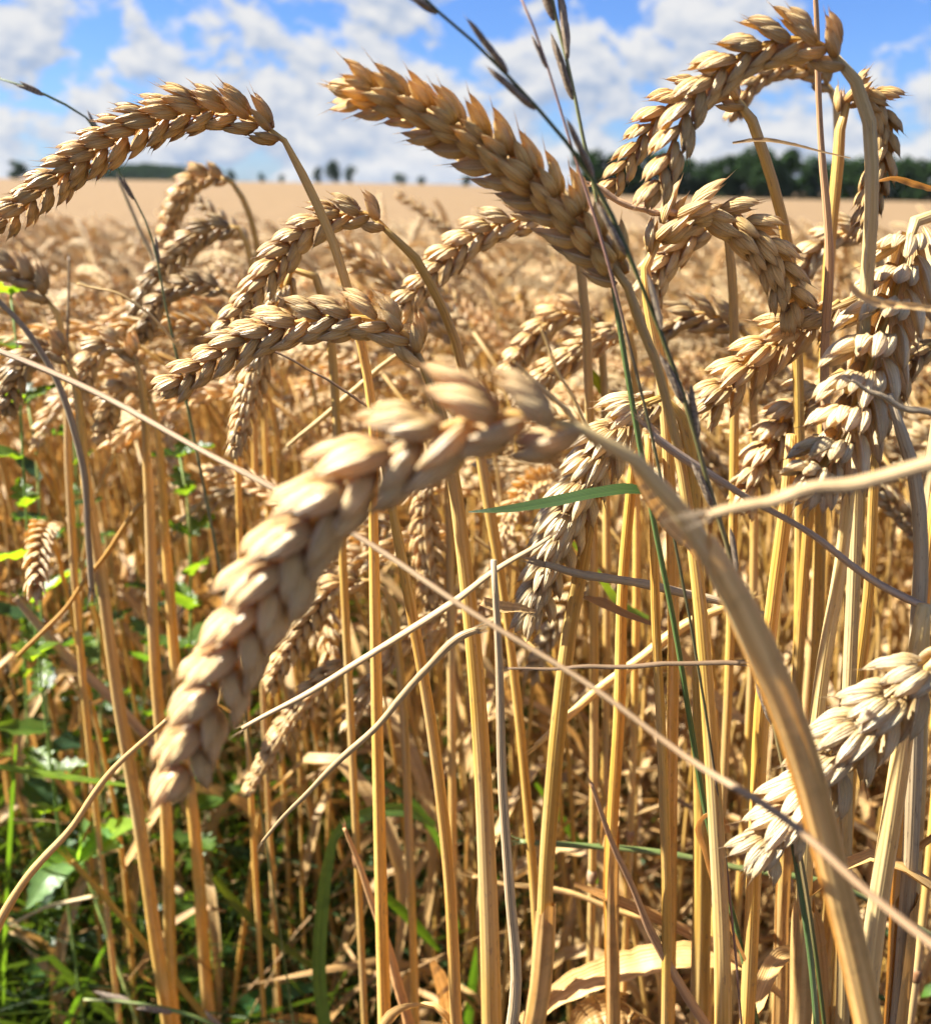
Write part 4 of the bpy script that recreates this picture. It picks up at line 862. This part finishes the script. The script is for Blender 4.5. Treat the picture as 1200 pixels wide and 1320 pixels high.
# positions
prng = np.random.default_rng(11)
def density(x, y):
    d = 430 if y < 2 else (330 if y < 4 else 200)
    u = x / y                                            # weedy field edge: thin on the left, full on the right
    d *= 0.68 if y < 0.85 else (0.7 if y < 1.05 else 0.85)
    if y < 1.25:
        thin = (0.36 if y > 0.58 else 0.08) + (0.64 if y > 0.58 else 0.92) * sst(-0.10, 0.22, u + 0.25 * (y - 0.9))
        if y < 0.56 and x < 0: thin = 0
        if y > 1.0: thin = thin + (1 - thin) * sst(1.0, 1.25, y)
        if u < -0.72: thin = max(thin, 0.95)  # denser wheat out of view on the left, added to shade the edge
        d *= thin
    return d
pts = []
for _ in range(70000):
    y = 0.42 + 6.6 * prng.random() ** 0.6 if prng.random() < .8 else prng.uniform(0.42, 2.2)
    x = prng.uniform(-1, 1) * (0.72 * y + 0.9)
    pts.append((x, y))
# thin to the wanted density on a grid of cells
cell = {}; keep = []
for x, y in pts:
    if y < 0.80 and -0.21 < x / y < -0.02: continue      # the two slender ears hang free here
    c = 0.06; key = (int(x / c + 1000), int(y / c))
    want = density(x, y) * c * c
    have = cell.get(key, 0)
    if have < want and (have + 1 <= want or prng.random() < want - have): cell[key] = have + 1; keep.append((x, y))
keep.sort(key=lambda p: p[1])
def in_view(x, y):
    p = Vector((x, y, 0.75)) - CAM; d = p.dot(FWD); u = p.dot(RIGHT) / d * F + 600
    return -60 < u < 1260
indiv, rest = [], []
for x, y in keep:
    (indiv if len(indiv) < 235 and in_view(x, y) else rest).append((x, y))
def yaw_s(x, y):
    a = prng.normal(math.pi, 0.95)
    return a, 1.0 + prng.normal(0, 0.034), (prng.normal(0, 0.075), prng.normal(0, 0.075))
proto = {}; tall = set()
for k in range(30):                                      # the taller plants whose ears stand clear on the left and in the centre
    y = 0.52 + 0.40 * prng.random(); x = y * (-0.50 + 0.62 * (k + prng.random()) / 30)
    tall.add(len(indiv)); indiv.append((x, y))
for i, (x, y) in enumerate(indiv):
    v = i % NV; a, s, tl = yaw_s(x, y)
    if i in tall: a, s = prng.normal(math.pi, 0.45), prng.uniform(1.045, 1.125)
    root = empty('wheat_plant', (x, y, gz(x, y))); root.rotation_euler = (tl[0], tl[1], a); root.scale = (s, s, s)
    b = (0.94, 1.10, 1.25)[int(prng.integers(0, 3))] + prng.uniform(-.04, .04)
    ex = Vector((x + math.cos(a) * .09, y + math.sin(a) * .09, 0.78)) - CAM; u = ex.dot(RIGHT) / ex.dot(FWD) * F + 600
    if i in tall: b = max(b, 1.12)
    tone = 'dull' if b < 1.01 else ('golden' if b < 1.17 else 'pale')
    dr = 'left' if math.cos(a) < -.7 else ('right' if math.cos(a) > .7 else ('away' if math.sin(a) > 0 else 'forward'))
    zone = next(z for q, z in ((150, 'at the left edge'), (300, 'behind the brown-topped ear'), (440, 'behind the braided ear'), (560, 'left of the upright ear'), (700, 'above the blurred arch'),
                               (840, 'behind the central stems'), (960, 'behind the right-nodding ear'), (1090, 'behind the dark-ended ear'), (9999, 'at the right edge')) if u < q)
    row = 'front crowd rows' if y < .78 else ('middle crowd rows' if y < .98 else 'back crowd rows')
    tag(root, f'{tone} wheat plant in the {row} {zone}, ear drooping {dr}', 'wheat plant', 'wheat plants crowded behind the front ears')
    for nm, me in zip(('stalk', 'ear', 'leaf'), VAR[v]):
        o = obj(nm, me, root); o.color = (b, b * .99, b * .95, 1) if nm == 'ear' else (b * .74, b * .70, b * .62, 1)
        if i < NV: proto.setdefault(v, []).append(o)
# the rest of the field as one object of instanced plants
me = bpy.data.meshes.new('wheat_crowd'); me.from_pydata([(x, y, gz(x, y)) for x, y in rest], [], [])
n = len(rest); ya = [yaw_s(x, y) for x, y in rest]
at = me.attributes.new('rot', 'FLOAT_VECTOR', 'POINT'); at.data.foreach_set('vector', np.array([(t[0], t[1], a) for a, s, t in ya], np.float32).ravel())
at = me.attributes.new('scl', 'FLOAT', 'POINT'); at.data.foreach_set('value', np.array([s for a, s, t in ya], np.float32))
at = me.attributes.new('var', 'INT', 'POINT'); at.data.foreach_set('value', np.array(prng.integers(0, NV, n), np.int32))
crowd = tag(obj('wheat_crowd', me), 'dense ripe wheat filling the field behind the front plants', 'wheat', kind='stuff')
ng = bpy.data.node_groups.new('scatter', 'GeometryNodeTree')
ng.interface.new_socket('Geometry', in_out='INPUT', socket_type='NodeSocketGeometry'); ng.interface.new_socket('Geometry', in_out='OUTPUT', socket_type='NodeSocketGeometry')
gi = ng.nodes.new('NodeGroupInput'); go = ng.nodes.new('NodeGroupOutput'); jn = ng.nodes.new('GeometryNodeJoinGeometry')
for v in range(NV):
    j1 = ng.nodes.new('GeometryNodeJoinGeometry')
    for o in proto[v]:
        oi = ng.nodes.new('GeometryNodeObjectInfo'); oi.inputs[0].default_value = o; oi.transform_space = 'ORIGINAL'; ng.links.new(oi.outputs['Geometry'], j1.inputs[0])
    g2 = ng.nodes.new('GeometryNodeGeometryToInstance'); ng.links.new(j1.outputs[0], g2.inputs[0]); ng.links.new(g2.outputs[0], jn.inputs[0])
ip = ng.nodes.new('GeometryNodeInstanceOnPoints'); ng.links.new(gi.outputs[0], ip.inputs['Points']); ng.links.new(jn.outputs[0], ip.inputs['Instance'])
ip.inputs['Pick Instance'].default_value = True
for nm, dt, sk in (('var', 'INT', 'Instance Index'), ('rot', 'FLOAT_VECTOR', 'Rotation'), ('scl', 'FLOAT', 'Scale')):
    na = ng.nodes.new('GeometryNodeInputNamedAttribute'); na.data_type = dt; na.inputs[0].default_value = nm; ng.links.new(na.outputs[0], ip.inputs[sk])
ng.links.new(ip.outputs[0], go.inputs[0])
md = crowd.modifiers.new('scatter', 'NODES'); md.node_group = ng
print('plants', len(indiv), len(rest))

# ------------------------------------------------------------------ ground cover
mb = MB()
for k in range(13500):                      # grass at the field edge, densest on the left
    y = rnd.uniform(0.46, 1.45); x = rnd.uniform(-1.0, 0.75) * (y + .2)
    if rnd.random() < 0.12 + sst(-0.15, 0.45, x / y) * 0.80: continue
    h = rnd.uniform(0.10, 0.50) * (1.0 if x < 0 else .7); a = rnd.uniform(0, 6.28); d = Vector((math.cos(a), math.sin(a), 0)); b = Vector((x, y, 0))
    P = [b, b + d * h * .12 + Vector((0, 0, h * .5)), b + d * h * .35 + Vector((0, 0, h * .88)), b + d * h * rnd.uniform(.5, .9) + Vector((0, 0, h * rnd.uniform(.65, 1.0)))]
    P = spline(P, 6); w = rnd.uniform(.0006, .0017) if rnd.random() < .85 else rnd.uniform(.002, .0042)
    ribbon(mb, P, [w, w, w * .95, w * .8, w * .5, w * .05], (math.sin(a), -math.cos(a), 0.3), .25, rnd.uniform(-.9, .9), 0, 2)
eg = obj('edge_grass', mb.mesh('edge_grass', GREENLEAF)); eg.color = (.66, .72, .66, 1)
tag(eg, 'thin green grass growing low at the field edge', 'grass', kind='stuff')
mb = MB()
for k in range(1700):                      # straw litter on the soil
    x = rnd.uniform(-1.2, 1.4); y = rnd.uniform(0.4, 1.9); z = abs(rnd.gauss(0, .03)) + .003; a = rnd.uniform(0, 6.28); ln = rnd.uniform(.03, .14)
    d = Vector((math.cos(a), math.sin(a), rnd.gauss(0, .25))); b = Vector((x, y, z)); w = rnd.uniform(.0006, .0022) if rnd.random() < .8 else rnd.uniform(.002, .0045)
    P = spline([b, b + d * ln * .5 + Vector((0, 0, rnd.uniform(0, .02))), b + d * ln + Vector((rnd.uniform(-.01, .01), rnd.uniform(-.01, .01), rnd.uniform(-.005, .01)))], 5)
    ribbon(mb, P, [w * .5, w, w, w * .8, w * .2], (0, 0, 1), .3, rnd.uniform(-2.5, 2.5), 0, 2)
lit = obj('straw_litter', mb.mesh('straw_litter', DRYLEAF)); lit.color = (.42, .35, .27, 1)
tag(lit, 'fallen straw and dead leaf scraps littering the soil', 'straw litter', kind='stuff')
mb = MB()
for k in range(3000):                      # dead leaves and thin straws caught between the stalks
    y = rnd.uniform(0.46, 1.25); x = rnd.triangular(-.55, .62, .35) * (y + .2); z = rnd.triangular(.01, .50, .08); a = rnd.uniform(0, 6.28); ln = rnd.uniform(.06, .26)
    d = Vector((math.cos(a), math.sin(a) * .6, rnd.gauss(0, .55))); b = Vector((x, y, z)); thin = rnd.random() < .7
    w = rnd.uniform(.0003, .0010) if thin else rnd.uniform(.0014, .0042); bend = rnd.uniform(0, .05) if not thin else rnd.uniform(0, .02)
    P = spline([b, b + d * ln * .4 + Vector((0, 0, bend)), b + d * ln * .75 + Vector((rnd.gauss(0, .01), rnd.gauss(0, .01), bend * .5)), b + d * ln + Vector((0, 0, -rnd.uniform(0, .07) * (0.3 if thin else 1)))], 8)
    if min(p[2] for p in P) < 0.0: continue
    if thin: tube(mb, P, [w, w, w, w, w, w, w * .8, w * .4], 4, False)
    else: ribbon(mb, P, [w * .4, w * .9, w, w, w, w * .8, w * .5, w * .1], (0, 0, 1), .3, rnd.uniform(-4, 4), 0, 2, .3)
tg = obj('leaf_tangle', mb.mesh('leaf_tangle', DRYLEAF)); tg.color = (.82, .70, .52, 1)
tag(tg, 'tangle of thin dead leaves caught between the stalks', 'dead leaves', kind='stuff')

# ------------------------------------------------------------------ air
HZ = dict(x=3700, y0=-40, y1=1500, z0=-5.0, z1=18.0)
bm_v = [(x, y, z) for z in (HZ['z0'], HZ['z1']) for y in (HZ['y0'], HZ['y1']) for x in (-HZ['x'], HZ['x'])]
me = bpy.data.meshes.new('haze'); me.from_pydata(bm_v, [], [(0, 2, 3, 1), (4, 5, 7, 6), (0, 1, 5, 4), (2, 6, 7, 3), (0, 4, 6, 2), (1, 3, 7, 5)])
hm = bpy.data.materials.new('haze'); hm.use_nodes = True; ht = hm.node_tree; ht.nodes.clear()
pv = N(ht, 'ShaderNodeVolumePrincipled', ins={'Density': 0.00003, 'Color': (0.72, 0.85, 1.0, 1)}); ho = N(ht, 'ShaderNodeOutputMaterial'); L(ht, pv.outputs[0], ho.inputs['Volume'])
me.materials.append(hm); tag(obj('haze', me), 'thin bluish summer haze over the far field', 'haze', kind='stuff')
